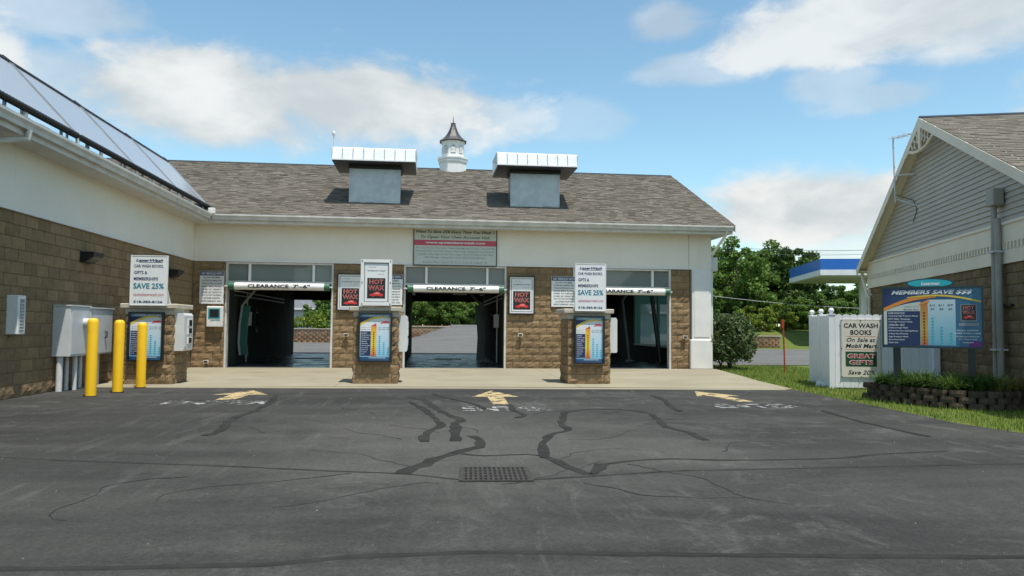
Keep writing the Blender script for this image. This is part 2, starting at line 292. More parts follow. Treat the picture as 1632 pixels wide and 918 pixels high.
# ------------------------------------------------------------ mesh builders
class MB:
    def __init__(s): s.v = []; s.f = []
    def add(s, vs, fs):
        n = len(s.v); s.v += [tuple(v) for v in vs]; s.f += [tuple(i+n for i in f) for f in fs]; return s
    def box(s, x0, x1, y0, y1, z0, z1):
        return s.add([(x0, y0, z0), (x1, y0, z0), (x1, y1, z0), (x0, y1, z0), (x0, y0, z1), (x1, y0, z1), (x1, y1, z1), (x0, y1, z1)],
                     [(3, 2, 1, 0), (4, 5, 6, 7), (0, 1, 5, 4), (1, 2, 6, 5), (2, 3, 7, 6), (3, 0, 4, 7)])
    def bbox(s, x0, x1, y0, y1, z0, z1, b=.01):   # box with chamfered edges
        pts = []
        for (a0, a1, c0, c1, e0, e1) in ((x0+b, x1-b, y0+b, y1-b, z0, z1), (x0+b, x1-b, y0, y1, z0+b, z1-b), (x0, x1, y0+b, y1-b, z0+b, z1-b)):
            pts += [(a, c, e) for a in (a0, a1) for c in (c0, c1) for e in (e0, e1)]
        import bmesh
        bm = bmesh.new()
        for p in pts: bm.verts.new(p)
        bmesh.ops.convex_hull(bm, input=bm.verts); bm.verts.index_update()
        s.add([v.co for v in bm.verts], [[v.index for v in f.verts] for f in bm.faces]); bm.free(); return s
    def poly(s, pts): return s.add(pts, [tuple(range(len(pts)))])
    def prism(s, pts, d):                       # pts: closed polygon, d: extrusion vector
        n = len(pts); d = Vector(d); a = [Vector(p) for p in pts]; b = [p+d for p in a]
        return s.add(a+b, [tuple(range(n-1, -1, -1)), tuple(range(n, 2*n))]+[(i, (i+1) % n, n+(i+1) % n, n+i) for i in range(n)])
    def tube(s, path, r, n=10, cap=True):
        path = [Vector(p) for p in path]; rs = r if isinstance(r, (list, tuple)) else [r]*len(path); rings = []
        prev = None
        for i, p in enumerate(path):
            d = ((path[min(i+1, len(path)-1)]-p).normalized()+(p-path[max(i-1, 0)]).normalized()).normalized()
            if prev is None: a = d.orthogonal().normalized()
            else: a = (prev-d*prev.dot(d)).normalized()
            prev = a; b = d.cross(a)
            rings.append([p+(a*math.cos(2*math.pi*k/n)+b*math.sin(2*math.pi*k/n))*rs[i] for k in range(n)])
        vs = [q for g in rings for q in g]; fs = []
        for i in range(len(path)-1):
            for k in range(n): fs.append((i*n+k, i*n+(k+1) % n, (i+1)*n+(k+1) % n, (i+1)*n+k))
        if cap: fs += [tuple(range(n-1, -1, -1)), tuple(range((len(path)-1)*n, len(path)*n))]
        return s.add(vs, fs)
    def lathe(s, prof, c=(0, 0, 0), n=16, rot=0):   # prof: (radius, z)
        vs = []; fs = []; m = len(prof)
        for k in range(n):
            a = 2*math.pi*k/n+rot
            vs += [(c[0]+r*math.cos(a), c[1]+r*math.sin(a), c[2]+z) for r, z in prof]
        for k in range(n):
            for i in range(m-1): fs.append((k*m+i, ((k+1) % n)*m+i, ((k+1) % n)*m+i+1, k*m+i+1))
        fs.append(tuple(k*m+m-1 for k in range(n))); fs.append(tuple(k*m for k in reversed(range(n))))
        return s.add(vs, fs)
    def merge(s, me, M=Matrix()):
        return s.add([M @ v.co for v in me.vertices], [tuple(p.vertices) for p in me.polygons])
    def mesh(s, name, smooth=False):
        me = bpy.data.meshes.new(name); me.from_pydata(s.v, [], s.f); me.update()
        if smooth: me.polygons.foreach_set('use_smooth', [True]*len(me.polygons)); me.set_sharp_from_angle(angle=R(40))
        return me
def root(name, label, cat, loc=(0, 0, 0), rz=0, group=None):
    o = bpy.data.objects.new(name, None); COL.objects.link(o); o.location = loc; o.rotation_euler = (0, 0, rz); o.empty_display_size = .2
    o['label'] = label; o['category'] = cat
    if group: o['group'] = group
    return o
def setp(o, parent, world):
    o.parent = parent
    if world:
        o.matrix_parent_inverse = (Matrix.Translation(parent.location) @ Matrix.Rotation(parent.rotation_euler.z, 4, 'Z')).inverted() if parent.data is None else Matrix()
def part(name, mb, m, parent, world=False, smooth=False, kind=None, label=None):
    me = mb if isinstance(mb, bpy.types.Mesh) else mb.mesh(name, smooth)
    o = bpy.data.objects.new(name, me); COL.objects.link(o)
    if m is not None and len(me.materials) == 0: me.materials.append(m)
    if parent is not None: setp(o, parent, world)
    if name in ('lettering', 'check_marks', 'louver_slats', 'neon_lettering', 'lettering_fill', 'logo_lettering'): kind = 'stuff'   # print too fine to pick apart
    if kind: o['kind'] = kind
    if label: o['label'] = label
    return o
def struct(name, mb, m, kind='structure', label=None):
    o = part(name, mb, m, None); o['kind'] = kind; o['label'] = label or name.replace('_', ' ')
    return o
def single(name, mb, m, label, cat, group=None, smooth=False, loc=(0, 0, 0), rz=0):
    o = part(name, mb, m, None, smooth=smooth); o['label'] = label; o['category'] = cat; o.location = loc; o.rotation_euler = (0, 0, rz)
    if group: o['group'] = group
    return o
def copy_tree(o, parent=None):
    c = o.copy(); COL.objects.link(c)
    if parent is not None: c.parent = parent; c.matrix_parent_inverse = o.matrix_parent_inverse.copy()
    for ch in list(o.children): copy_tree(ch, c)
    return c
# lettering: flat glyph outlines, fitted to a box in a sign's own x-z plane
_glyph = {}
def glyphs(s, bold=0., shear=0., outline=False):
    key = (s, bold, shear)
    if key not in _glyph:
        cu = bpy.data.curves.new('lettering', 'FONT'); cu.body = s; cu.offset = bold; cu.shear = shear; cu.resolution_u = 2; cu.dimensions = '2D'; cu.fill_mode = 'FRONT'
        ob = bpy.data.objects.new('lettering', cu); COL.objects.link(ob); bpy.context.view_layer.update()
        me = bpy.data.meshes.new_from_object(ob.evaluated_get(bpy.context.evaluated_depsgraph_get()))
        v = np.array([p.co for p in me.vertices]); f = [tuple(p.vertices) for p in me.polygons]
        bpy.data.objects.remove(ob); bpy.data.curves.remove(cu); bpy.data.meshes.remove(me)
        v[:, :2] -= v[:, :2].min(0); _glyph[key] = (v, f, v[:, 0].max(), v[:, 1].max())
    return _glyph[key]
def txt(mb, s, x0, x1, z0, z1, y, bold=.015, shear=0., align=None):
    v, f, w, h = glyphs(s, bold, shear); sx = (x1-x0)/w; sz = (z1-z0)/h
    if align == 'l': sx = sz*.9
    return mb.add([(x0+p[0]*sx, y, z0+p[1]*sz) for p in v], f)
def rect(x0, x1, z0, z1, y): return MB().poly([(x0, y, z0), (x1, y, z0), (x1, y, z1), (x0, y, z1)])

# split-face block: rough front at y=0 (facing -y), x 0..L, z 0..h
_blocks = {}
def block(L, h, rough, var, d=.07, nx=None, ends=False, nz=3):
    key = (round(L, 3), h, rough, var, d, ends)
    if key in _blocks: return _blocks[key]
    rg = random.Random(hash(key) & 0xffff)
    nx = nx or max(2, round(L/.08)); vs = []; fs = []
    for k in range(nz+1):
        for i in range(nx+1):
            edge = i in (0, nx) or k in (0, nz)
            x = L*i/nx; z = h*k/nz
            if not edge: x += rg.uniform(-.25, .25)*L/nx; z += rg.uniform(-.25, .25)*h/nz
            y = rg.uniform(-.15, .35)*rough if edge else -rg.uniform(.1, 1)*rough
            vs.append((x, y, z))
    for k in range(nz):
        for i in range(nx):
            a = k*(nx+1)+i; fs.append((a, a+1, a+nx+2, a+nx+1))
    b0 = len(vs); vs += [(0, d, 0), (L, d, 0), (L, d, h), (0, d, h)]
    fs.append(tuple([b0, b0+1]+list(range(nx, -1, -1)))[::1])
    fs.append(tuple([b0+2, b0+3]+[nz*(nx+1)+i for i in range(nx+1)]))
    fs.append(tuple([b0+3, b0]+[k*(nx+1) for k in range(nz+1)]))
    fs.append(tuple([b0+1, b0+2]+[k*(nx+1)+nx for k in range(nz, -1, -1)]))
    _blocks[key] = MB().add(vs, fs).mesh('block'); return _blocks[key]
CL, CH, JT = .4064, .2032, .011
def lay(parent, P, rz, length, courses, m, rough=.024, offs=0., stuff_if=None, h=CH, L=CL, first=0., nvar=5, d=.07):
    """lay running-bond blocks on a wall line starting at P (left end seen from outside) running along local x"""
    M0 = Matrix.Translation(P) @ Matrix.Rotation(rz, 4, 'Z'); rest = MB(); n = 0
    for k in range(courses):
        x = -(((k % 2)*L/2+offs) % L)
        while x < length-.02:
            a, b = max(0, x)+JT/2, min(length, x+L)-JT/2; x += L
            if b-a < .035: continue
            me = block(round(b-a, 3), h-JT, rough, random.randrange(nvar), d)
            M = M0 @ Matrix.Translation((a, 0, k*h+JT/2+first))
            if stuff_if and stuff_if(a, k): rest.merge(me, M); continue
            if not me.materials: me.materials.append(m)
            o = part('block', me, m, parent); o.location = M.translation; o.rotation_euler = (0, 0, rz); n += 1
            if me.materials[0] is not m: o.material_slots[0].link = 'OBJECT'; o.material_slots[0].material = m
    if rest.v: part('block_field', rest, m, parent, kind='stuff')
    return n

# ============================================================ GROUND
g = MB().poly([(-900, -900, -.03), (900, -900, -.03), (900, 900, -.03), (-900, 900, -.03)])
struct('ground', g, M_grass, label='grassy ground reaching to the horizon')
ZA = -.012
lot_edge = [(14.5, -60), (14.2, -24), (14.08, -18), (14.05, -14), (13.9, -13), (14.04, -11.6), (14.18, -9.6), (14.30, -8.2), (14.28, -7.4)]
lot = MB().poly([(-45, -60, ZA)]+[(x, y, ZA) for x, y in lot_edge]+[(14.2, -6.6, ZA), (-.2, -6.2, ZA), (-.2, -17, ZA), (-45, -17, ZA)])
lot_o = struct('asphalt_lot', lot, M_asph, label='dark grey patched asphalt forecourt')
# crack filler, traced on the ground
seals = [
 ([(-40, 727), (0, 729), (120, 735), (240, 739), (384, 744), (525, 751), (643, 755), (690, 760), (734, 765)], .045),
 ([(842, 765), (949, 759), (1069, 751), (1176, 749), (1340, 745), (1500, 742), (1640, 739)], .045),
 ([(640, 756), (660, 746), (683, 737), (702, 728), (726, 722)], .13),
 ([(726, 722), (755, 726), (786, 727), (842, 723), (872, 729)], .05),
 ([(872, 729), (902, 742), (920, 750), (936, 756), (949, 756), (953, 748), (957, 740)], .10),
 ([(957, 741), (1005, 734), (1069, 731), (1155, 734), (1240, 733), (1340, 731), (1400, 724), (1510, 719)], .05),
 ([(726, 722), (752, 716), (768, 710), (766, 702), (753, 695)], .11),
 ([(728, 703), (727, 690), (725, 674), (740, 669), (715, 662), (697, 653), (680, 640), (650, 632)], .12),
 ([(676, 704), (679, 689), (704, 679), (687, 660), (670, 650), (655, 641)], .10),
 ([(867, 730), (863, 712), (872, 697), (884, 690), (912, 686), (894, 679), (900, 657), (940, 652), (1005, 653.6), (1039, 660), (1060, 681), (1095, 688), (1125, 702)], .09),
 ([(1040, 631), (1058, 637), (1066, 646), (1084, 656)], .09),
 ([(329, 694), (345, 691), (358, 682), (360, 675), (381, 663), (403, 657), (430, 642), (440, 630)], .10),
 ([(824, 666), (840, 662), (818, 655), (812, 645)], .09),
 ([(-40, 909), (120, 907), (300, 903), (430, 902), (540, 889), (780, 880), (1000, 884), (1300, 887), (1680, 889)], .05),
 ([(1310, 655), (1370, 672), (1450, 690), (1480, 696)], .06),
 ([(690, 628), (710, 634), (760, 645), (772, 652)], .07)]
for si, (pl, w) in enumerate(seals):
    P = [PZ(u, v, ZA) for u, v in pl]; Q = []
    for i in range(len(P)-1):
        n = max(2, int((P[i+1]-P[i]).length/.16))
        Q += [P[i].lerp(P[i+1], k/n) for k in range(n)]
    Q.append(P[-1]); mb = MB(); rg = random.Random(len(Q)); w *= .52
    for _ in range(1): Q = [Q[0]]+[(Q[i-1]+Q[i]*2+Q[i+1])/4 for i in range(1, len(Q)-1)]+[Q[-1]]
    Q = [q+Vector((rg.uniform(-.3, .3)*w, rg.uniform(-.3, .3)*w, 0)) for q in Q]
    for i, q in enumerate(Q):
        d = (Q[min(i+1, len(Q)-1)]-Q[max(i-1, 0)]).normalized(); nrm = Vector((-d.y, d.x, 0)); ww = w*rg.uniform(.6, 1.2)
        zt = .0025+.0004*si; e = ww+.008
        mb.v += [tuple(q+nrm*ww+Vector((0, 0, zt))), tuple(q-nrm*ww+Vector((0, 0, zt))), tuple(q+nrm*e+Vector((0, 0, -.002))), tuple(q-nrm*e+Vector((0, 0, -.002)))]
        if i: a = 4*i-4; b = 4*i; mb.f += [(a, a+1, b+1, b), (a+1, a+3, b+3, b+1), (a+2, a, b, b+2)]
    part('crack_seal', mb, M_tar, lot_o)
# unsealed hairline cracks wandering out from the drain and the sealed joints
rg = random.Random(21)
for k, (u, v, a0, n) in enumerate(((660, 745, 2.6, 16), (700, 770, 3.4, 14), (800, 772, -.2, 15), (880, 735, .6, 16), (905, 700, .2, 14), (760, 690, 1.4, 12), (700, 690, 2.3, 13), (640, 700, 2.0, 12), (1000, 740, -.4, 18), (1060, 670, .5, 14), (560, 755, 3.6, 16), (420, 690, 2.4, 14), (850, 660, 1.2, 10), (1150, 720, .1, 18), (300, 760, 3.3, 16), (930, 770, -.7, 14), (960, 660, .9, 12), (600, 660, 2.1, 12))):
    q = PZ(u, v, ZA); a = a0; Q = []
    for i in range(n): Q.append(q.copy()); a += rg.uniform(-.55, .55); q = q+Vector((math.cos(a), math.sin(a), 0))*rg.uniform(.07, .15)
    mb = MB(); zt = .0016+.0001*k
    for i, p in enumerate(Q):
        d = (Q[min(i+1, n-1)]-Q[max(i-1, 0)]).normalized(); nv = Vector((-d.y, d.x, 0))*.009*rg.uniform(.5, 1.2)*(1-i/n*.7)
        mb.v += [tuple(p+nv+Vector((0, 0, zt))), tuple(p-nv+Vector((0, 0, zt)))]
        if i: mb.f.append((2*i-2, 2*i-1, 2*i+1, 2*i))
    part('hairline_crack', mb, M_tar, lot_o)
# loose grit
gm = MB(); rg = random.Random(8)
for k in range(800):
    x = rg.uniform(1.5, 13.8); y = -21+rg.random()**1.3*13.5; r = rg.uniform(.003, .008)*(1.6 if rg.random() > .97 else 1); a = rg.uniform(0, 6.28)
    gm.add([(x+r*math.cos(a), y+r*math.sin(a), ZA-.001), (x+r*math.cos(a+2.1), y+r*math.sin(a+2.1), ZA-.001), (x+r*math.cos(a+4.2), y+r*math.sin(a+4.2), ZA-.001), (x, y, ZA+r*.9)], [(0, 1, 3), (1, 2, 3), (2, 0, 3)])
part('loose_grit', gm, mat('grit', (.15, .145, .135), None, 5, .9, isl=.5), lot_o, kind='stuff')
# painted arrows and words
for (tx, ty, L, hw, lean) in ((3.50, -7.75, 1.85, .48, -.06), (8.0, -7.8, 2.6, .42, -.05), (12.05, -7.95, 2.1, .42, .16)):
    z = ZA+.003; t = lambda a, b: (tx+a*hw+lean*b, ty-b*L, z)
    part('painted_arrow', MB().poly([t(0, 0), t(-1, .5), t(-.35, .5), t(-.30, 1), t(.30, 1), t(.35, .5), t(1, .5)]), M_ypaint, lot_o)
for (x0, x1, y0, y1) in ((2.64, 4.3, -10.35, -9.75), (7.3, 8.66, -11.35, -10.75), (11.36, 12.8, -11.05, -10.45)):
    v, f, w, h = glyphs('ENTER', .03); sc = (x1-x0)/w; sy = (y1-y0)/h
    part('painted_word', MB().add([(x0+p[0]*sc, y0+p[1]*sy, ZA+.003) for p in v], f), M_wpaint, lot_o)
# concrete apron
ap = struct('concrete_apron', MB().poly([(0, -7.55, -.03), (14.15, -7.85, -.03), (15.6, .3, -.03), (0, .3, -.03)]), M_mortar, label='pale concrete apron in front of the wash bays')
fy = lambda x, y: y-.03*x   # front edge runs slightly skew
def slab(pts): return MB().prism([(x, y, -.028) for x, y in pts], (0, 0, .028))
part('concrete_slab', slab([(-.05, fy(0, -7.08)), (14.05, fy(14.05, -7.28)), (14.32, fy(14.2, -7.0)), (-.05, fy(0, -6.76))]), M_conc, ap)
xs = [-.05, 4.9, 9.95]
for i, x0 in enumerate(xs):
    x1 = xs[i+1]-.008 if i < 2 else None
    if x1: part('concrete_slab', slab([(x0, fy(x0, -6.745)), (x1, fy(x1, -6.745)), (x1, -.005), (x0, -.005)]), M_conc, ap)
    else: part('concrete_slab', slab([(x0, fy(x0, -6.745)), (14.33, fy(14.3, -6.985)), (14.62, -5.2), (15.0, -3.2), (15.56, -.005), (x0, -.005)]), M_conc, ap)
# road and bank behind
struct('back_road', MB().poly([(-70, 11.0, ZA), (15.6, 11.0, ZA), (15.7, 2.6, ZA), (20.3, 3.0, ZA), (70, 6, ZA), (70, 22.2, ZA), (26.5, 23.3, ZA), (20, 30, ZA), (16, 60, ZA), (-70, 60, ZA)]), M_asph2, label='weathered grey road behind the wash bays')
rm = MB(); nx, ny = 24, 24
sm = lambda t: (lambda q: q*q*(3-2*q))(max(0, min(1, t)))
for j in range(ny+1):
    for i in range(nx+1):
        x = -8+30*i/nx; y = 30+50*j/ny
        rm.v.append((x, y, ZA-.05+1.5*sm((y-32)/25)*sm((x-4.0)/5.5)*(1-.0*x)))
for j in range(ny):
    for i in range(nx): a = j*(nx+1)+i; rm.f.append((a, a+1, a+nx+2, a+nx+1))
struct('road_ramp', rm, M_asph2, label='road climbing away behind the middle bay')
bk = MB(); nx, ny = 40, 14
for j in range(ny+1):
    for i in range(nx+1):
        x = 18+70*i/nx; t = j/ny; y = 23.6-.03*(x-26)+t*40
        if x < 27: y += (27-x)*.9
        bk.v.append((x, y, -.05+1.35*sm(t*3.2)*sm((x-17)/9)+.25*math.sin(x*.3)*t))
for j in range(ny):
    for i in range(nx): a = j*(nx+1)+i; bk.f.append((a, a+1, a+nx+2, a+nx+1))
struct('grass_bank', bk, M_grass, label='low grassy bank across the road')

# ============================================================ CAR WASH BUILDING
BX = [(.92, 3.97), (6.01, 9.06), (11.09, 14.14)]
PIERS = [(0., .92), (3.97, 6.01), (9.06, 11.09), (14.14, 14.74)]
XR, YB, SL, EZ, OH = 15.4, 11.2, .445, 4.37, .60
bld = root('car_wash_building', 'L-shaped car wash with brown block walls, white band and three open bays', 'car wash', (7.7, 5.6, 0))
BW = dict(parent=bld, world=True)
for (a, b) in PIERS:
    w = part('block_pier', MB().box(a, b, .03, .30, 0, 3.05), M_mortar, **BW)
    lay(w, (a, 0, 0), 0, b-a, 15, M_block, offs=(.2 if a > 9 else 0.))
lw = part('block_wall', MB().box(-.3, -.03, -16, .3, -.03, 3.05), M_mortar, **BW)
lay(lw, (0, -16.0, 0), R(90), 16.0, 1, M_block, rough=.024, stuff_if=lambda a, k: not (4.75 <= a < 12.85))
lay(lw, (0, -16.0, CH), R(90), 16.0, 14, M_block, rough=.007, offs=CL/2, stuff_if=lambda a, k: not (4.75 <= a < 12.85))
# interior of the bays
for i, (a, b) in enumerate(PIERS[:3]):
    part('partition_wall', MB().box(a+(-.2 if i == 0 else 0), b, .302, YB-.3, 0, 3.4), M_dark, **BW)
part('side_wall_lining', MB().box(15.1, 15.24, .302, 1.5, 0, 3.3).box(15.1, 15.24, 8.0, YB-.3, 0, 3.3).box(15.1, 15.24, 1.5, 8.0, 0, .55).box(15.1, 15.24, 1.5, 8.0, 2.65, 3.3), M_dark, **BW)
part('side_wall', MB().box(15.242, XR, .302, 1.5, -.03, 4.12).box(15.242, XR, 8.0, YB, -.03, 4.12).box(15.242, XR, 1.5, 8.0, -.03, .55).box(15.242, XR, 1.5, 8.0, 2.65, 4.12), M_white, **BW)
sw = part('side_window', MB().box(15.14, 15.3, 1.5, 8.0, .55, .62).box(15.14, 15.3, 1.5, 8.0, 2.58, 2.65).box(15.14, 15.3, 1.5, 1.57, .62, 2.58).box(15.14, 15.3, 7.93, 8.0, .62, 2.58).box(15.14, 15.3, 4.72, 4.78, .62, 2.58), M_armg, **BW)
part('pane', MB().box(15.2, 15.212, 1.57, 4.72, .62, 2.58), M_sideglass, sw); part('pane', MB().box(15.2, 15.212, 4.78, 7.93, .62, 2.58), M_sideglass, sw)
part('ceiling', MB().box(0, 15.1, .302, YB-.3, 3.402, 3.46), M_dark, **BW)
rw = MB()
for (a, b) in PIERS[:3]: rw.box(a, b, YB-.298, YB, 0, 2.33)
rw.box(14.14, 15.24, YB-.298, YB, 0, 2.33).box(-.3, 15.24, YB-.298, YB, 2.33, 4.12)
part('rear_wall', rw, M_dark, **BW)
for i, (a, b) in enumerate(BX):
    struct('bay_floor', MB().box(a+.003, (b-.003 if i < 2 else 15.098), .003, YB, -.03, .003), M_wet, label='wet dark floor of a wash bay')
    tw = part('transom_window', MB().box(a, a+.055, -.02, .2, .0, 3.045).box(b-.055, b, -.02, .2, .0, 3.045).box(a+.055, b-.055, -.015, .19, 2.99, 3.045).box(a+.055, b-.055, .0, .16, 2.44, 2.5), M_gutter, **BW)
    ms = [a+.055, a+.217*3.05, a+.812*3.05, b-.055]
    for k in (1, 2): part('mullion', MB().box(ms[k]-.032, ms[k]+.032, -.012, .15, 2.5, 2.99), M_trim, tw)
    for k in range(3): part('pane', MB().box(ms[k]+(.032 if k else 0), ms[k+1]-(.032 if k < 2 else 0), .08, .09, 2.5, 2.99), M_transom, tw)
# white band, corner post, soffits
part('band_panel', MB().box(.034, 14.70, -.03, .30, 3.052, 4.12), M_white, **BW)
part('band_panel', MB().box(14.712, XR+.02, -.034, .302, 3.052, 4.12), M_white, **BW)
part('band_panel', MB().box(-.3, .03, -16, -.001, 3.052, 4.12), M_white, **BW)
part('band_trim', MB().box(.06, 14.70, -.05, -.03, 3.052, 3.09).box(.03, .05, -16, -.05, 3.052, 3.09), M_trim, **BW)
part('corner_post', MB().box(14.80, XR, -.06, .301, 0, 3.05).box(14.86, XR-.06, -.075, -.06, .98, 2.98), M_trim, **BW)
part('post_plinth', MB().bbox(14.73, XR+.03, -.11, .32, 0, .90, .02), M_trim, **BW)
part('soffit', MB().box(.62, XR+.5, -.53, -.03, 4.12, 4.14).box(XR, XR+.5, -.03, YB+.4, 4.12, 4.14), M_soffit, **BW)
part('soffit', MB().box(.03, .53, -16.3, -.53, 4.12, 4.14).box(.03, .62, -.53, -.03, 4.12, 4.14), M_soffit, **BW)
part('fascia', MB().box(.53, XR+.5, -.55, -.53, 4.10, 4.36), M_gutter, **BW)
part('fascia', MB().box(.53, .55, -16.3, -.55, 4.10, 4.36), M_gutter, **BW)
gp = [(0, 4.19), (.075, 4.19), (.085, 4.25), (.12, 4.30), (.12, 4.345), (.105, 4.345), (.105, 4.31), (.07, 4.26), (.06, 4.205), (0, 4.205)]
part('gutter', MB().prism([(.66, -.55-a, z) for a, z in gp], (XR+.5-.66, 0, 0)), M_gutter, **BW)
part('gutter', MB().prism([(.55+a, -16.3, z) for a, z in gp], (0, 16.3-.66, 0)), M_gutter, **BW)
part('splash_guard', MB().bbox(.56, .74, -.70, -.56, 4.34, 4.50, .012), M_trim, **BW)
part('downspout', MB().tube([(15.72, -.5, 4.22), (15.72, -.5, 4.10), (15.47, -.03, 3.55), (15.47, .10, 3.45), (15.47, .10, .0)], .045, 8).tube([(15.72, -.6, 4.2), (15.72, -.5, 4.12)], .045, 8), M_trim, **BW)
part('downspout', MB().tube([(.62, -10.35, 4.2), (.60, -10.35, 4.05), (.1, -10.8, 3.9), (.08, -11.6, 3.82), (.08, -11.7, .0)], .05, 8), M_gutter, **BW)
part('vent_housing', MB().bbox(XR, XR+.26, .05, .40, 3.02, 3.45, .015), M_ltgrey, **BW)
# roofs
def roofz(d): return EZ+SL*d           # d: horizontal distance in from the eave edge
RY = 5.6; RD = RY+OH
def shingles(mb, e0, along, inw, length, clip=None, ex=.125, keep=None):
    up = Vector((inw.x, inw.y, SL)).normalized(); nrm = along.cross(up).normalized()
    if nrm.z < 0: nrm = -nrm
    slope = RD*math.sqrt(1+SL*SL); rows = int(slope/ex); rg = random.Random(3)
    for k in range(rows+1):
        s = -rg.uniform(0, .3)
        while s < length:
            w = rg.uniform(.13, .30); a, b = max(0, s), min(length, s+w-.004); s += w
            if b-a < .02: continue
            t0 = k*ex+rg.choice((0, 0, .012, -.01)); t1 = min(slope, (k+1)*ex+.03); th = rg.uniform(.010, .026)
            p = [e0+along*a+up*t0, e0+along*b+up*t0, e0+along*b+up*t1, e0+along*a+up*t1]
            if keep and not keep((p[0]+p[2])/2): continue
            q = [p[0]+nrm*th, p[1]+nrm*th, p[2]+nrm*.002, p[3]+nrm*.002]
            mb.add(p+q, [(4, 5, 6, 7), (0, 1, 5, 4), (1, 2, 6, 5), (3, 0, 4, 7)])
    return mb
r1 = part('roof', MB().prism([(XR+.55, -OH, EZ-.02), (XR+.55, RY, roofz(RD)-.02), (XR+.55, RY+RD, EZ-.02), (XR+.55, RY+RD, EZ-.12), (XR+.55, RY, roofz(RD)-.14), (XR+.55, -OH, EZ-.09)], (-(XR+.55+5.6), 0, 0)), M_under, **BW)
part('shingles', shingles(MB(), Vector((-5.5, -OH-.02, EZ-.022)), Vector((1, 0, 0)), Vector((0, 1, 0)), XR+.58+5.5, keep=lambda p: p.x > -.2-p.y-.3), M_shingle, r1, kind='stuff')
part('ridge_cap', MB().prism([(XR+.58, RY-.14, roofz(RD)-.065), (XR+.58, RY, roofz(RD)+.012), (XR+.58, RY+.14, roofz(RD)-.065)], (-(XR+6.1), 0, 0)), M_black, r1)
part('rake_trim', MB().prism([(XR+.552, -OH, EZ-.03), (XR+.552, RY, roofz(RD)-.03), (XR+.552, RY, roofz(RD)-.22), (XR+.552, -OH, EZ-.2)], (.025, 0, 0)), M_gutter, r1)
part('gable_wall', MB().prism([(XR-.1, 0, 4.12), (XR-.1, YB, 4.12), (XR-.1, RY, roofz(RD)-.2)], (.1, 0, 0)), M_white, **BW)
r2 = part('roof', MB().prism([(OH, -16.4, EZ-.02), (-5.6, -16.4, roofz(RD)-.02), (-11.8, -16.4, EZ-.02), (-11.8, -16.4, EZ-.12), (-5.6, -16.4, roofz(RD)-.14), (OH, -16.4, EZ-.09)], (0, 22, 0)), M_under, **BW)
part('shingles', shingles(MB(), Vector((OH+.02, -16.4, EZ-.022)), Vector((0, 1, 0)), Vector((-1, 0, 0)), 22., keep=lambda p: p.x > .2-p.y-.9 if p.y > -.5 else True), M_shingle, r2, kind='stuff')
part('wing_back_wall', MB().box(-11.4, -11.1, -16, 0, 0, 4.12).box(-11.1, -.302, -16, -15.7, 0, 4.12).prism([(-.3, -15.9, 4.12), (-11.1, -15.9, 4.12), (-5.6, -15.9, roofz(RD)-.2)], (0, .1, 0)), M_white, **BW)

# ---- roof furniture
def exhaust(cx, label):
    t = root('roof_exhaust', label, 'roof vent', (cx, 1.3, 5.0), 0, 'metal exhaust hoods on the bay roof')
    zt = 1.16; h = .76
    part('duct', MB().box(-h, h, -.42, .45, -.25, zt), M_galv, t)
    part('flashing', MB().box(-h-.02, h+.02, -.44, -.42, -.06, .03).box(-h-.02, -h+.02, -.435, -.42, .03, zt).box(h-.02, h+.02, -.435, -.42, .03, zt), M_galv, t)
    part('hood_underside', MB().prism([(-1.24, -.98, zt), (1.24, -.98, zt), (1.24, .85, zt), (-1.24, .85, zt)], (0, 0, .05)), M_black, t)
    part('louver_curb', MB().box(-h-.05, h+.05, -.45, .5, zt-.10, zt-.002), M_black, t)
    hd = part('hood', MB().prism([(-1.25, -1.0, zt+.052), (-1.25, -.93, zt+.40), (-1.25, -.87, zt+.45), (-1.25, .8, zt+.5), (-1.25, .87, zt+.40), (-1.25, .87, zt+.052)], (2.5, 0, 0)), M_hood, t)
    for k in range(9):
        x = -1.25+2.5*k/8; w = .012
        part('seam', MB().prism([(x-w, -1.018, zt+.05), (x-w, -.948, zt+.41), (x-w, -.88, zt+.475), (x-w, .8, zt+.52), (x-w, .8, zt+.49), (x-w, -.99, zt+.05)], (2*w, 0, 0)), M_galv, hd)
    part('lip', MB().box(-1.26, 1.26, -1.022, -.99, zt+.03, zt+.07), M_hood, hd)
    return t
exhaust(5.05, 'white ribbed exhaust hood on metal duct with thin globe antenna at its corner')
exhaust(10.03, 'white ribbed exhaust hood on metal duct, nearer the open gable end')
an = root('globe_antenna', 'thin rod antenna with small white globe on exhaust hood', 'antenna', (3.84, .4, 6.58))
part('rod', MB().tube([(0, 0, -.03), (0, 0, .40)], .014, 6), M_ltgrey, an); part('globe', MB().lathe([(.01, .36), (.05, .38), (.065, .43), (.05, .48), (.01, .5)], n=10), M_pvc, an, smooth=True)
cu = root('cupola', 'white octagonal roof cupola with dark bell-shaped cap and finial', 'cupola', (7.56, 5.6, 6.85))
ro = math.pi/8
part('base', MB().lathe([(.53, -.1), (.53, .46), (.535, .46), (.535, .47)], n=8, rot=ro), M_trim, cu)
part('moulding', MB().lathe([(.54, .44), (.57, .50), (.57, .56), (.60, .60), (.60, .66), (.46, .70)], n=8, rot=ro), M_trim, cu)
bdy = part('lantern', MB().lathe([(.43, .68), (.43, 1.20), (.47, 1.22), (.47, 1.30)], n=8, rot=ro), M_trim, cu)
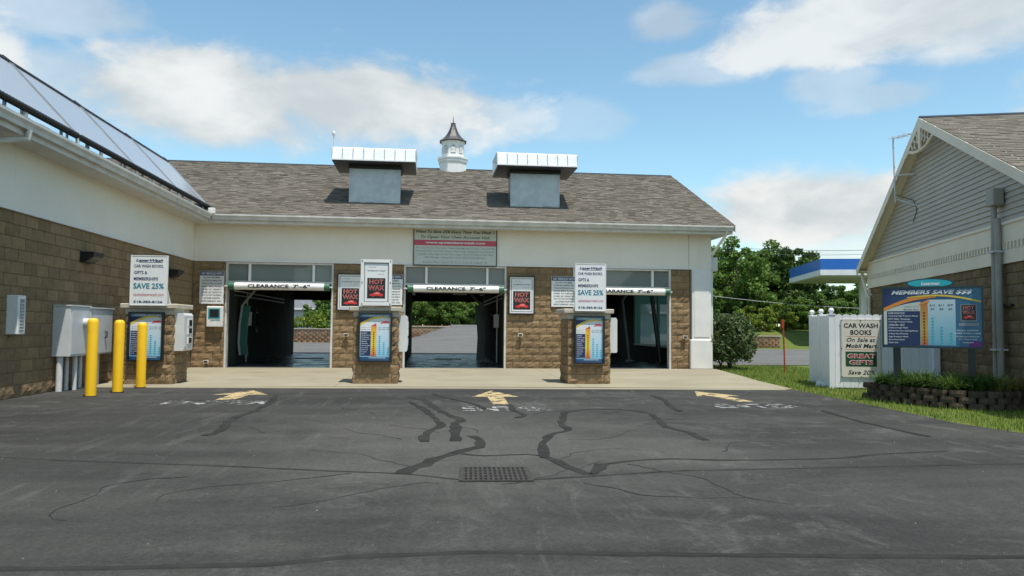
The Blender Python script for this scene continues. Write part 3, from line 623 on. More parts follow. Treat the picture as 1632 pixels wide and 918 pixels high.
for k in range(8):
    a = 2*math.pi*k/8; ap_ = .43*math.cos(math.pi/8)
    fr = [(-.09, .80), (.09, .80), (.09, 1.02)]+[(.09*math.cos(q), 1.02+.09*math.sin(q)) for q in (R(30), R(60), R(90), R(120), R(150))]+[(-.09, 1.02)]
    M = Matrix.Rotation(a+math.pi/2, 4, 'Z')
    lv = part('louver', MB().prism([M @ Vector((x, -ap_-.008, z)) for x, z in fr], M @ Vector((0, .012, 0))), M_armg, bdy, label='small arched louver')
    m2 = MB()
    for q in range(5):
        z = .82+q*.05
        m2.prism([M @ Vector(p) for p in ((-.08, -ap_-.02, z), (.08, -ap_-.02, z), (.08, -ap_-.008, z+.03), (-.08, -ap_-.008, z+.03))], M @ Vector((0, 0, .012)))
    part('louver_slats', m2, M_trim, bdy)
part('cap', MB().lathe([(.52, 1.27), (.54, 1.29), (.44, 1.36), (.33, 1.46), (.24, 1.58), (.17, 1.72), (.115, 1.86), (.09, 1.96), (.10, 2.0), (.03, 2.02)], n=8, rot=ro), M_cupola_roof, cu)
part('finial', MB().tube([(0, 0, 2.0), (0, 0, 2.28)], [.02, .006], 6), M_cupola_roof, cu)

# ---- solar thermal panels, propped above the wing roof
def solar(y1, y0, lab):
    t = root('solar_panel', lab, 'solar panel', (.35, y0, 4.64), 0, 'solar panels along the wing roof')
    L = y1-y0; A = Vector((0, .02, 0)); d = Vector((-1.2, 0, 1.29)); n = Vector((.73, 0, .68))
    p = lambda s, f: Vector((0, s, 0))+d*f
    part('backing', MB().prism([p(.02, 0), p(L-.02, 0), p(L-.02, 1), p(.02, 1)], -n*.06), M_armg, t)
    part('glass', MB().prism([p(.05, .02)+n*.004, p(L-.05, .02)+n*.004, p(L-.05, .98)+n*.004, p(.05, .98)+n*.004], n*.008), M_solar, t)
    part('frame_rail', MB().prism([p(.015, 0), p(.06, 0), p(.06, 1), p(.015, 1)], n*.03), M_galv, t); part('frame_rail', MB().prism([p(L-.06, 0), p(L-.015, 0), p(L-.015, 1), p(L-.06, 1)], n*.03), M_galv, t)
    hp = MB(); q = p(0, -.025)+n*.02
    path = []; rs = []
    for k in range(int(L/.045)): path.append(q+Vector((0, .02+k*.045, 0))); rs.append(.062 if k % 2 else .046)
    part('lower_header', MB().tube(path, rs, 8), M_black, t)
    part('upper_header', MB().tube([p(0.0, 1.015), p(L, 1.015)], .045, 8), M_black, t)
    part('coupling', MB().prism([p(L-.05, 1.0)+n*.05, p(L+.05, 1.0)+n*.05, p(L+.05, 1.10)+n*.02, p(L-.05, 1.10)+n*.02], -n*.1), M_black, t)
    for s in (.5, L-.5):
        pt = p(s, .97)-n*.05; xr = pt.x-.02
        part('support_leg', MB().box(xr-.02, xr+.02, s-.02, s+.02, roofz(.25+.62-xr-.62)-4.64-.05, pt.z), M_galv, t)
        part('support_leg', MB().box(-.06, -.02, s-.02, s+.02, roofz(.25)-4.64-.05, .02), M_galv, t)
        part('support_leg', MB().box(-.0, .03, s+.5-.05, s+.5+.05, roofz(.25)-4.64-.08, .0), M_hood, t)
    return t
for k in range(5): solar(.18-2.79*k, .18-2.79*(k+1), ['tilted solar panel touching the inner roof valley', 'tilted solar panel second from the inner roof valley', 'tilted solar panel third from the inner roof valley', 'tilted solar panel fourth from the inner roof valley', 'tilted solar panel fifth from the inner roof valley'][k])

# ---- clearance bars
for i, (a, b) in enumerate(BX):
    lab = ['white clearance bar across the bay beside the wing wall', 'white clearance bar under the large framed notice', 'white clearance bar across the bay by the white corner post'][i]
    t = root('clearance_bar', lab, 'clearance bar', ((a+b)/2, -.14, 2.34), 0, 'clearance bars over the bays'); h = (b-a)/2
    part('pipe', MB().tube([(-h+.27, 0, 0), (h-.22, 0, 0)], .105, 20), M_pvc, t, smooth=True)
    for s in (-1, 1):
        x0, x1 = ((-h+.12, -h+.29) if s < 0 else (h-.24, h-.09))
        part('end_cap', MB().tube([(x0, 0, 0), (x1, 0, 0)], .115, 16), M_green, t, smooth=True)
        part('bracket', MB().box(min(s*h*.999, s*(h-.13)), max(s*h*.999, s*(h-.13)), -.02, .16, -.02, .025), M_ltgrey, t)
    m2 = MB(); txt(m2, 'CLEARANCE', -.86, .29, -.052, .062, -.108, .03); txt(m2, "7'\u20136\"", .41, .89, -.052, .066, -.108, .03)
    part('lettering', m2, I_black, t)

# ============================================================ PAY PILLARS, MENUS, SIGNS
SIGN_GROUP = {}
def frame_bars(w, h, b, y0, y1):
    return MB().box(-w/2, w/2, y0, y1, 0, b).box(-w/2, w/2, y0, y1, h-b, h).box(-w/2, -w/2+b, y0, y1, b, h-b).box(w/2-b, w/2, y0, y1, b, h-b)
def arc(x0, z0, x1, z1, bulge, n=14): # points on a shallow curve
    return [(x0+(x1-x0)*i/n, z0+(z1-z0)*i/n+bulge*math.sin(math.pi*i/n)) for i in range(n+1)]
def band(lo, hi, y): return MB().poly([(x, y, z) for x, z in lo]+[(x, y, z) for x, z in reversed(hi)])
LIST = ['LASER WASH PLUS', 'Cleaning High Pressure Rinse', 'HOT WAX - Protectant', 'Overhigh Pressure Wash', 'CARNAUBA - HEAT', 'Undercarriage Wash', 'Wheel Service Sealing Rinse', '4-Step Hot Presoak', 'High Pressure Wash', 'Spot Free Rinse', 'Laser Dry']
def carshape(x, z, w, h, y):
    pr = [(0, .25), (.02, .45), (.12, .55), (.26, .62), (.40, .92), (.55, 1), (.70, .95), (.82, .62), (.95, .55), (1, .35), (.98, .2), (.88, .2), (.84, .05), (.76, .05), (.72, .2), (.34, .2), (.30, .02), (.2, .02), (.16, .2), (.03, .2)]
    return MB().poly([(x+a*w, y, z+b*h) for a, b in pr])
def hotwax(t, x0, x1, z0, z1, y):
    """black square with red glowing style HOT WAX print"""
    w = x1-x0; h = z1-z0
    part('print_block', rect(x0, x1, z0, z1, y), I_black, t)
    a = MB(); b = MB()
    for s, q0, q1, p0, p1 in (('HOT', .12, .88, .70, .93), ('WAX', .06, .94, .40, .64)):
        txt(a, s, x0+q0*w, x0+q1*w, z0+p0*h, z0+p1*h, y-.0015, .035); txt(b, s, x0+(q0+.035)*w, x0+(q1-.035)*w, z0+(p0+.02)*h, z0+(p1-.02)*h, y-.003, -.008)
    part('neon_lettering', a, I_neon, t); part('lettering_fill', b, I_dred, t)
    part('car_print', carshape(x0+.12*w, z0+.08*h, .78*w, .26*h, y-.0015), I_red, t); part('car_window_print', carshape(x0+.38*w, z0+.20*h, .32*w, .10*h, y-.003), I_neon, t)
def poster(name, label, loc, w, h, frame_m, fb, screws=False, back=.05, group='hot wax posters'):
    t = root(name, label, 'poster', loc, 0, None)
    part('backing', MB().box(-w/2+.004, w/2-.004, 0, back, .004, h-.004), M_blackp, t)
    part('frame', frame_bars(w, h, fb, -.025, .002), frame_m, t)
    iw, ih = w-2*fb, h-2*fb
    part('sheet', rect(-iw/2, iw/2, fb, fb+ih, -.004), I_white, t)
    m = .055*w if not screws else .01
    o = MB(); e = .018*w
    for (a, b, c, d) in ((-iw/2+m, iw/2-m, fb+m, fb+m+e), (-iw/2+m, iw/2-m, fb+ih-m-e, fb+ih-m), (-iw/2+m, -iw/2+m+e, fb+m+e, fb+ih-m-e), (iw/2-m-e, iw/2-m, fb+m+e, fb+ih-m-e)): o.poly([(a, -.0055, c), (b, -.0055, c), (b, -.0055, d), (a, -.0055, d)])
    part('border_print', o, I_black, t)
    q = MB(); z = fb
    txt(q, '"SUPERIOR WASH"', -iw*.38, iw*.38, z+ih*.775, z+ih*.81, -.0055, .012); part('lettering', q, I_black, t)
    q = MB(); txt(q, 'OUR NEW', -iw*.32, -iw*.02, z+ih*.865, z+ih*.895, -.0055, 0); txt(q, '+ $2.00', iw*.02, iw*.3, z+ih*.69, z+ih*.72, -.0055, 0); part('lettering', q, I_grey, t)
    hotwax(t, -iw*.36, iw*.36, z+ih*.10, z+ih*.61, -.0055)
    if screws:
        for sx in (-1, 1):
            for fz in (.035, .5, .965):
                part('screw', MB().tube([(sx*(w/2-fb*.5), -.024, h*fz), (sx*(w/2-fb*.5), -.034, h*fz)], .012, 8), M_blackp, t)
    return t
def vehicles_sign(label, loc, w, h):
    t = root('vehicle_rules_sign', label, 'sign', loc)
    part('panel', MB().box(-w/2, w/2, -.012, .025, 0, h), I_white, t)
    part('header_print', rect(-w/2+.008, w/2-.008, h*.86, h-.008, -.0145), I_navy, t)
    a = MB(); txt(a, 'NO VEHICLES WITH', -w*.43, w*.43, h*.885, h*.965, -.016, .02); part('lettering', a, I_white, t)
    b = MB(); L = ['PLOW FRAMES', 'OVERSIZE MIRRORS', 'TAILGATES DOWN', 'REAR BIKE RACK', "OVER 7'6\" HEIGHT", "OVER 20' LENGTH", 'NON FACTORY EQUIPMENT', 'LOOSE PARTS', 'GROSS CLEARANCE - DUAL']
    for k, s in enumerate(L):
        ww = min(.46, .035*len(s))*w*.9; z = h*(.775-k*.09); txt(b, s, -ww, ww, z, z+h*.048, -.0145, .016)
    part('lettering', b, I_black, t); return t
def books_sign(label, loc, w, h):
    t = root('books_sign', label, 'sign', loc)
    part('panel', MB().box(-w/2, w/2, -.02, .02, 0, h), I_white, t)
    part('edge', frame_bars(w+.012, h+.012, .016, -.026, .026), M_trim, t)
    a = MB(); txt(a, 'LaserWash', -w*.37, w*.38, h*.885, h*.94, -.0225, .03, .35); a.poly([(-w*.28, -.0225, h*.868), (w*.36, -.0225, h*.868), (w*.36, -.0225, h*.876), (-w*.28, -.0225, h*.876)])
    part('logo_lettering', a, I_navy, t)
    b = MB(); txt(b, 'CAR WASH BOOKS,', -w*.41, w*.39, h*.755, h*.825, -.0225, .02); txt(b, 'GIFTS &', -w*.41, -w*.05, h*.63, h*.695, -.0225, .02); txt(b, 'MEMBERSHIPS', -w*.41, w*.25, h*.505, h*.57, -.0225, .02)
    part('lettering', b, I_navy, t)
    c = MB(); txt(c, 'SAVE 25%', -w*.42, w*.42, h*.335, h*.45, -.0225, .03); part('lettering', c, I_teal, t)
    d = MB(); txt(d, 'upstatelaserwash.com', -w*.41, w*.42, h*.17, h*.255, -.0225, .0); part('lettering', d, I_pink, t)
    e = MB(); txt(e, '518-383-8126', -w*.40, w*.39, h*.05, h*.10, -.0225, .03); part('lettering', e, I_navy, t)
    # timber props behind
    part('prop', MB().prism([(w*.36, .02, h*.55), (w*.36, .05, h*.55), (w*.36, .42, .04), (w*.36, .36, .04)], (.05, 0, 0)), M_trim, t); part('prop', MB().prism([(-w*.36, .02, h*.55), (-w*.36, .05, h*.55), (-w*.36, .42, .04), (-w*.36, .36, .04)], (.05, 0, 0)), M_trim, t)
    return t
def menu(label, loc, w, h):
    t = root('menu_board', label, 'menu board', loc); b = .035
    part('case', MB().box(-w/2+.006, w/2-.006, -.002, .06, .006, h-.006), M_blackp, t); part('frame', frame_bars(w, h, b, -.06, .0), M_black, t)
    y = -.006; W2 = w/2-b; H = h-2*b; X = lambda f: -W2+2*W2*f; Zf = lambda f: b+H*f
    part('sheet', rect(-W2, W2, b, b+H, y), I_skygrad, t)
    part('header_print', rect(-W2, W2, Zf(.93), Zf(1), y-.0015), I_mblue, t)
    part('sweep_print', band([(X(0), Zf(.78))]+[(X(a), Zf(c)) for a, c in arc(0, .80, .6, .93, .03)], [(X(0), Zf(.932)), (X(.62), Zf(.932))], y-.0015), I_navy, t)
    part('sweep_print', band([(X(a), Zf(c)) for a, c in arc(0, .755, 1, .905, .07)], [(X(a), Zf(c)) for a, c in arc(0, .80, 1, .915, .085)], y-.003), I_yellow, t)
    part('sheet_print', band([(X(0), Zf(.63)), (X(.42), Zf(.63))], [(X(a), Zf(c)) for a, c in arc(0, .753, .45, .85, .03)], y-.0015), I_white, t)
    part('list_block', rect(X(.02), X(.35), Zf(.10), Zf(.625), y-.003), I_navy, t)
    part('price_column', rect(X(.36), X(.54), Zf(.09), Zf(.74), y-.003), I_colgrad, t)
    part('arrow_print', MB().poly([(X(.36), y-.003, Zf(.745)), (X(.54), y-.003, Zf(.745)), (X(.52), y-.003, Zf(.80)), (X(.42), y-.003, Zf(.765))]), I_red, t)
    a = MB(); txt(a, 'MEMBERS SAVE $$$', X(.08), X(.95), Zf(.945), Zf(.985), y-.003, .02, .2)
    for k, s in enumerate(LIST):
        ww = min(.30, .0125*len(s)); z = .575-k*.045; txt(a, s, X(.04), X(.04+ww), Zf(z), Zf(z+.026), y-.0045, .012)
    part('lettering', a, I_white, t)
    c = MB()
    for k in range(12):
        z = Zf(.125+k*.043); x = X(.45); c.poly([(x+.017*math.cos(q)*(1), y-.0045, z+.014*math.sin(q)) for q in [2*math.pi*i/8 for i in range(8)]])
    part('check_marks', c, I_dred, t)
    d = MB(); txt(d, 'Jiffie', X(.66), X(.97), Zf(.795), Zf(.85), y-.0045, .05, .35); part('logo_lettering', d, I_red, t)
    e = MB()
    for j, xx in enumerate((.60, .74, .88)):
        txt(e, ('$11.00', '$9.00', '$7.00')[j], X(xx), X(xx+.1), Zf(.70), Zf(.718), y-.003, .02); txt(e, ('$8.75', '$6.75', '$5.00')[j], X(xx), X(xx+.1), Zf(.66), Zf(.678), y-.003, .02)
    txt(e, 'Regular Price', X(.04), X(.32), Zf(.70), Zf(.715), y-.003, .01); txt(e, 'Member Price', X(.04), X(.32), Zf(.66), Zf(.675), y-.003, .01)
    part('lettering', e, I_navy, t)
    f = MB()
    for j, (xx, n) in enumerate(((.61, 10), (.75, 7), (.89, 4))):
        for k in range(n): z = Zf(.125+k*.043); x = X(xx); f.poly([(x, y-.003, z), (x+.035, y-.003, z), (x+.045, y-.003, z+.018), (x+.012, y-.003, z+.018)])
    part('check_marks', f, I_cyan, t)
    part('footer_print', rect(X(.0), X(1), Zf(0), Zf(.075), y-.0015), I_bluegrad, t)
    gq = MB(); gq.poly([(X(.3), y-.003, Zf(.05)), (X(.85), y-.003, Zf(.05)), (X(.85), y-.003, Zf(.06)), (X(.3), y-.003, Zf(.06))]); part('footer_line', gq, I_white, t)
    return t
def pillar(label, x0, x1, yf, yb):
    t = root('pay_pillar', label, 'pillar', ((x0+x1)/2, (yf+yb)/2, 0)); w, d = x1-x0, yb-yf
    core = part('core', MB().box(x0+.03, x1-.03, yf+.03, yb-.03, -.03, 1.50), M_mortar, t, world=True)
    def ring(P, rz, length, odd):
        for k in range(7):
            z0 = k*.2032; cuts = [0.]
            x = .2032 if (k+odd) % 2 else .4064
            while x < length-.12: cuts.append(x); x += .4064
            cuts.append(length)
            for a, b in zip(cuts, cuts[1:]):
                me = block(round(b-a-JT, 3), .2032-JT, .03, random.randrange(4), .06)
                M = Matrix.Translation(P) @ Matrix.Rotation(rz, 4, 'Z') @ Matrix.Translation((a+JT/2, 0, z0+JT/2))
                if not me.materials: me.materials.append(M_block)
                o = part('block', me, M_block, core); o.location = M.translation; o.rotation_euler = (0, 0, rz)
    ring((x0, yf, 0), 0, w, 0); ring((x0, yb, 0), R(-90), d, 1); ring((x1, yf, 0), R(90), d, 1); ring((x1, yb, 0), R(180), w, 0)
    part('lintel', MB().box(x0-.004, x1+.004, yf-.004, yb+.004, 1.425, 1.545), M_cap, t, world=True)
    part('cap', MB().bbox(x0-.10, x1+.07, yf-.06, yb+.07, 1.545, 1.645, .015), M_cap, t, world=True)
    return t
def cashier(label, x, y0, y1, z0, z1, proto=None):
    t = root('pay_station', label, 'pay station', (x, (y0+y1)/2, z0), 0, None); h = z1-z0; L = (y1-y0)/2
    part('housing', MB().prism([(-.02, -L, 0), (.17, -L, .0), (.19, -L, .03), (.19, -L, h*.94), (.16, -L, h), (-.02, -L, h)], (0, 2*L, 0)), M_ltgrey, t)
    for (a, b, m) in ((.66, .82, M_screen), (.46, .60, M_screen), (.20, .34, M_blackp)):
        part('bezel', MB().box(.185, .205, -L*.25, L*.75, h*a-.015, h*b+.015), M_trim, t)
        part('opening', MB().box(.20, .209, -L*.05, L*.6, h*a, h*b), m, t)
    part('keypad', MB().box(.188, .20, -L*.85, -L*.45, h*.1, h*.45), M_elec, t)
    return t
pl = [('brown block pay pillar standing close to the wing wall', .62, 1.57, -6.38, -5.43), ('brown block pay pillar with white framed poster on top', 5.18, 6.12, -6.15, -5.22), ('brown block pay pillar outside the bay with the side window', 9.81, 10.76, -6.18, -5.23)]
for p_ in pl: pillar(*p_)
nm = ['beside the wing wall', 'under the hot wax poster', 'outside the bay with the side window']
def on(u0, v0, u1, v1, y):   # bottom centre, width, height of a sign on plane y
    a = PY(u0, v0, y); b = PY(u1, v1, y); return ((a.x+b.x)/2, y, (PY((u0+u1)/2, v1, y)).z), abs(b.x-a.x), abs((PY((u0+u1)/2, v0, y)-PY((u0+u1)/2, v1, y)).z)
for i, (px, yf) in enumerate((((206, 497, 260, 576), -6.44), ((572, 498, 624, 577), -6.21), ((915, 503, 963, 580), -6.24))):
    l, w, h = on(*px, yf); menu('framed wash price menu on the pillar '+nm[i], l, w, h)
l, w, h = on(210, 408, 265.5, 487, -6.47); books_sign('white car wash books sign propped on the pillar by the wing wall', (l[0], l[1], l[2]), w, h)
l, w, h = on(917, 421, 965, 496, -6.27); books_sign('white car wash books sign propped on the pillar outside the window bay', (l[0], l[1], l[2]), w, h)
l, w, h = on(575.5, 413.5, 624, 487, -6.25); poster('hot_wax_poster', 'hot wax poster in wide white screwed frame on top of a pillar', (l[0], l[1], l[2]), w, h, M_trim, .065, True, .03)
cashier('white pay station on the pillar close to the wing wall', 1.57, -6.33, -5.75, .68, 1.46)
cashier('white pay station on the pillar under the framed poster', 6.12, -6.0, -5.42, .68, 1.46)
cashier('white pay station on the pillar outside the window bay', 10.76, -6.05, -5.47, .68, 1.46)
l, w, h = on(319, 432, 356, 484, -.045); vehicles_sign('no vehicles sign above the small white screen box', l, w, h)
l, w, h = on(603, 438, 641, 486, -.045); vehicles_sign('no vehicles sign partly hidden behind the pillar poster', l, w, h)
l, w, h = on(879, 441, 918, 489, -.045); vehicles_sign('no vehicles sign half behind the car wash books sign', l, w, h)
l, w, h = on(538, 436, 579, 495, -.06); poster('hot_wax_poster', 'black edged hot wax poster on wall, overlapped by the pillar poster', l, w, h, M_black, .028)
l2, w2, h2 = on(811, 440, 852, 501, -.06); poster('hot_wax_poster', 'black edged hot wax poster on wall beside the middle bay, fully visible', l2, w2, h2, M_black, .032)
# screen box on the end pier
l, w, h = on(329, 488, 354, 521, -.16)
t = root('screen_box', 'white wall box with teal-framed dark screen under no vehicles sign', 'control box', l)
part('housing', MB().bbox(-w/2, w/2, 0, .16, 0, h, .02), M_pvc, t); part('screen_frame', MB().box(-w*.38, w*.36, -.008, .01, h*.40, h*.90), ink('teal_frame', (.05, .32, .36)), t)
part('screen', MB().box(-w*.29, w*.28, -.012, .0, h*.46, h*.85), M_screen, t); q = MB(); txt(q, 'LaserWash', -w*.25, w*.36, h*.28, h*.36, -.002, .03, .3); part('lettering', q, I_teal, t)
# small wall sensors
for (u, v, w_) in ((329, 576.5, 'low on the pier under the screen box'), (552, 534, 'on the pier behind the poster pillar'), (829, 534, 'on the pier below the fully visible hot wax poster'), (1091, 537.5, 'on the narrow pier by the white corner post')):
    c = PY(u, v, -.04); t = root('wall_sensor', 'small pale sensor box '+w_, 'sensor', (c.x, -.06, c.z))
    part('case', MB().bbox(-.075, .075, -.07, .0, -.05, .05, .01), M_cap, t); part('bracket', MB().box(-.03, .03, -.0, .09, -.03, .03), M_galv, t); part('lens', MB().box(-.045, .045, -.075, -.069, -.02, .03), M_blackp, t)
# large framed notice over the middle bay
l, w, h = on(660, 365, 791, 424, -.06)
t = root('framed_notice', 'large weathered framed notice with red web address band above middle bay', 'sign', l)
part('panel', MB().box(-w/2, w/2, -.008, .03, 0, h), I_oldwhite, t); part('frame', frame_bars(w+.03, h+.02, .025, -.02, .03), M_blackp, t)
part('band_print', rect(-w/2+.012, w/2-.012, h*.545, h*.69, -.0105), I_pink, t)
a = MB(); txt(a, 'Want To Save 25% Every Time You Wash ?', -w*.475, w*.475, h*.855, h*.955, -.0105, .025, .3); txt(a, 'To Open Your Own Account Visit', -w*.42, w*.42, h*.715, h*.815, -.0105, .012, .3); part('lettering', a, I_black, t)
a = MB(); txt(a, 'www.upstatelaserwash.com', -w*.36, w*.36, h*.575, h*.66, -.012, .03); part('lettering', a, I_white, t)
a = MB()
for k, (s, f) in enumerate((('No Cost To Join The Club \u2022 Takes Only Minutes To Join \u2022 You Will Be', .475), ('Provided With Your Own Private Wash Code \u2022 Replenish Your Account', .475), ('Anytime \u2022 Print Reports Of Your Usage \u2022 Send A Friend A Car Wash', .465), ('Gift Through \u2022 Share Your Code With Family Members', .37))):
    z = h*(.445-k*.085); txt(a, s, -w*f, w*f, z, z+h*.055, -.0105, .02, .25)
txt(a, 'LaserMan Says: If You Lov It Laser It', -w*.39, w*.39, h*.05, h*.135, -.0105, -.004, .35); part('lettering', a, I_grey, t)
for sx in (-1, 0, 1): part('bolt', MB().tube([(sx*w*.495, -.01, .012), (sx*w*.495, -.028, .012)], .016, 8), M_blackp, t)

# ============================================================ WING WALL EQUIPMENT
for (u0, v0, u1, v1, lab) in ((125, 400, 146, 419, 'dark wedge wall light above the electrical cabinets'), (263, 428, 281, 446, 'dark wedge wall light partly behind car wash books sign')):
    a = PX(u0, v0, 0); b = PX(u1, v1, 0); ym = (a.y+b.y)/2; L = .22
    t = root('wall_light', lab, 'wall light', (.0, ym, a.z-.2))
    part('housing', MB().prism([(-.0, -L, .2), (.26, -L, .2), (.26, -L, .13), (.10, -L, .0), (-.0, -L, .0)], (0, 2*L, 0)), M_black, t); part('lens', MB().prism([(.235, -L*.8, .115), (.12, -L*.8, .012), (.105, -L*.8, .0), (.245, -L*.8, .105)], (0, 1.6*L, 0)), M_screen, t)
    part('back_plate', MB().box(-.02, .02, -L-.01, L+.01, -.01, .21), M_blackp, t)
# narrow white cabinet with grille
cy0 = PX(10, 500, 0).y; cd_ = PY(29, 500, cy0).x; cy1 = PX(41, 500, cd_).y; zt_ = PX(10, 470, 0).z; zb_ = PX(10, 533, 0).z
t = root('wall_cabinet', 'narrow white wall cabinet with grey grille face', 'cabinet', (0, (cy0+cy1)/2, zb_)); y0 = -(cy1-cy0)/2; y1 = -y0; hh_ = zt_-zb_
part('housing', MB().bbox(-.02, cd_, y0, y1, 0, hh_, .012), M_pvc, t); part('grille', MB().box(cd_-.002, cd_+.004, y0+.05, y1-.05, .05, hh_-.06), M_armg, t)
for k in range(9): part('slat', MB().box(cd_+.002, cd_+.009, y0+.05, y1-.05, .07+k*(hh_-.16)/9, .09+k*(hh_-.16)/9), M_elec, t)
# electrical cabinets
y0 = PX(85, 500, 0).y; d = PY(113, 500, y0).x; y1 = PX(144, 500, d).y
t = root('electrical_cabinet', 'large grey electrical cabinet with round meter on conduits', 'cabinet', (0, (y0+y1)/2, .62)); L = (y1-y0)/2
part('housing', MB().bbox(-.02, d, -L, L, 0, .92, .008), M_elec, t); part('top_flange', MB().box(-.02, d+.02, -L-.015, L+.015, .92, .945), M_elec, t)
part('meter', MB().tube([(d, .15, .62), (d+.17, .15, .62)], .085, 18), M_elec, t, smooth=True); part('meter_glass', MB().tube([(d+.165, .15, .62), (d+.215, .15, .62)], .07, 18), M_screen, t, smooth=True)
part('door', MB().box(d-.002, d+.008, -L+.04, L-.04, .04, .88), M_elec, t)
for (x, y, r) in ((.10, -L+.09, .055), (.10, -L+.36, .04), (.22, -L+.42, .04), (.12, L-.15, .045)): part('conduit', MB().tube([(x, y, .005), (x, y, -.64)], r, 12), M_ltgrey, t, smooth=True)
y2 = PX(146, 500, d).y; y3 = PX(184, 500, d).y
t = root('electrical_cabinet', 'grey electrical cabinet with door handle beside the meter cabinet', 'cabinet', (0, (y2+y3)/2, .62)); L = (y3-y2)/2
part('housing', MB().bbox(-.02, d-.05, -L+.1, L, 0, .90, .008), M_elec, t); part('side_duct', MB().box(-.02, d-.12, -L, -L+.1, .0, .88), M_elec, t); part('top_flange', MB().box(-.02, d-.02, -L+.08, L+.02, .9, .925), M_elec, t)
part('door', MB().box(d-.052, d-.04, -L+.15, L-.04, .03, .87), M_elec, t); part('handle', MB().tube([(d-.04, .18, .32), (d-.0, .18, .34), (d-.0, .18, .44), (d-.04, .18, .46)], .014, 6), M_black, t)
for (x, y) in ((.10, -L+.05), (.1, -L+.35), (.1, L-.3)): part('conduit', MB().tube([(x, y, .005), (x, y, -.64)], .04, 12), M_elec, t, smooth=True)
# bollards
for k, (x, y, h, lab) in enumerate(((1.084, -8.98, 1.33, 'yellow steel bollard in front of the meter cabinet'), (1.206, -8.18, 1.31, 'yellow steel bollard between two other bollards'), (1.219, -7.11, 1.27, 'yellow steel bollard in front of the pillar price menu'))):
    t = root('bollard', lab, 'bollard', (x, y, ZA), 0, 'yellow bollards guarding the cabinets')
    part('sleeve', MB().lathe([(.088, -.01), (.088, h-.07), (.082, h-.035), (.062, h-.01), (.03, h)], n=24), M_yellow, t, smooth=True)
    part('base_ring', MB().lathe([(.11, -.005), (.108, .012), (.095, .018)], n=20), M_tar, t)
# drain grate
dc = (7.36, -16.2); dw, dd = .30, .30
t = root('drain_grate', 'square cast iron storm drain grate set in the asphalt', 'drain', (dc[0], dc[1], ZA), -.05)
part('pit_shade', MB().box(-dw+.02, dw-.02, -dd+.02, dd-.02, .0035, .005), M_pitshade, t)  # thin black plate; the darkness below the grate is put into its colour
part('frame', MB().box(-dw, dw, -dd, -dd+.03, .0, .014).box(-dw, dw, dd-.03, dd, 0, .014).box(-dw, -dw+.035, -dd+.03, dd-.03, 0, .014).box(dw-.035, dw, -dd+.03, dd-.03, 0, .014), M_iron, t)
x0, x1 = -dw+.035, dw-.035; nb = 14
for k in range(nb):
    x = x0+(x1-x0)*k/(nb-1); part('grate_bar', MB().box(x-.0105, x+.0105, -dd+.03, dd-.03, .003, .013), M_iron, t)
for k in range(1, 5): y = -dd+.03+(2*dd-.06)*k/5; part('cross_bar', MB().box(x0, x1, y-.017, y+.017, .002, .0122), M_iron, t)

# ============================================================ BAY EQUIPMENT
def gantry(label, bx, pts, sd, post, gy=4.6):
    cx = (bx[0]+bx[1])/2; t = root('wash_gantry', label, 'wash arm', (cx, gy, 0)); pts = [(x-cx, z) for x, z in pts]
    part('arm', MB().tube([(x, 0, z) for x, z in pts], .04, 8), M_armg, t, smooth=True)
    part('splash_panel', MB().prism([(x+sd*.02, .01, z) for x, z in pts[1:]]+[(x+sd*.24, .01, z) for x, z in reversed(pts[1:])], (0, .04, 0)), M_teal, t)
    if post: part('spray_post', MB().tube([(post-cx, .9, .02), (post-cx+.03, .9, 1.15)], .06, 10), M_armg, t, smooth=True)
    part('overhead_beam', MB().box(-1.45, 1.45, -.08, .08, 2.42, 2.56), M_blackp, t)
    for s in (-1, 1): part('rail', MB().box(s*1.42-.05, s*1.42+.05, 1.0-gy, 10.2-gy, 2.56, 2.66), M_blackp, t)
    for s in (-1, 1):
        for yy in (1.2-gy, 5.6-gy, 10.-gy): part('hanger', MB().box(s*1.42-.02, s*1.42+.02, yy-.02, yy+.02, 2.66, 3.41), M_blackp, t)
    part('nozzle_bar', MB().box(.05, .55, -.2, -.1, 2.36, 2.44), M_ltgrey, t)
pp = [PY(u, v, 1.3) for u, v in ((407, 462), (386, 487), (382, 515), (380, 545), (382, 566))]
gantry('curved spray arm with teal panel in bay beside the wing wall', BX[0], [(p.x, max(p.z, .02)) for p in pp], 1, None, 1.3)
gantry('curved spray arm under dark rails in the middle bay', BX[1], [(8.2, 2.45), (8.62, 2.0), (8.70, 1.4), (8.74, .85), (8.70, .02)], -1, None)
a0 = PY(992, 479, 5.0); a1 = PY(1003, 571, 5.0)
t = root('spray_arm', 'pale leaning spray arm inside the bay with the side window', 'wash arm', (a1.x, 5.0, 0)); part('arm', MB().tube([(0, 0, 0), (a0.x-a1.x, 0, a0.z), (a0.x-a1.x+.25, 0, 2.6), (1.0, 0, 2.75)], .05, 8), M_armg, t); part('foot', MB().box(-.12, .12, -.12, .12, 0, .06), M_armg, t); part('beam', MB().box(-1.6, 2.4, -.06, .06, 2.7, 2.82), M_blackp, t); part('hanger', MB().box(-.03, .03, -.03, .03, 2.82, 3.41), M_blackp, t)
a0 = PY(1038, 466, 3.2); a1 = PY(1053, 560, 3.2)
t = root('spray_arm', 'dark leaning spray arm in front of the side window', 'wash arm', (a1.x, 3.2, 0)); part('arm', MB().tube([(0, 0, 0), (a0.x-a1.x, 0, a0.z), (a0.x-a1.x-.3, 0, 2.6)], .085, 8), M_black, t); part('foot', MB().box(-.12, .12, -.12, .12, 0, .05), M_black, t); part('beam', MB().box(-2.2, .6, -.06, .06, 2.58, 2.7), M_blackp, t); part('hanger', MB().box(-.6, -.54, -.03, .03, 2.7, 3.41), M_blackp, t)
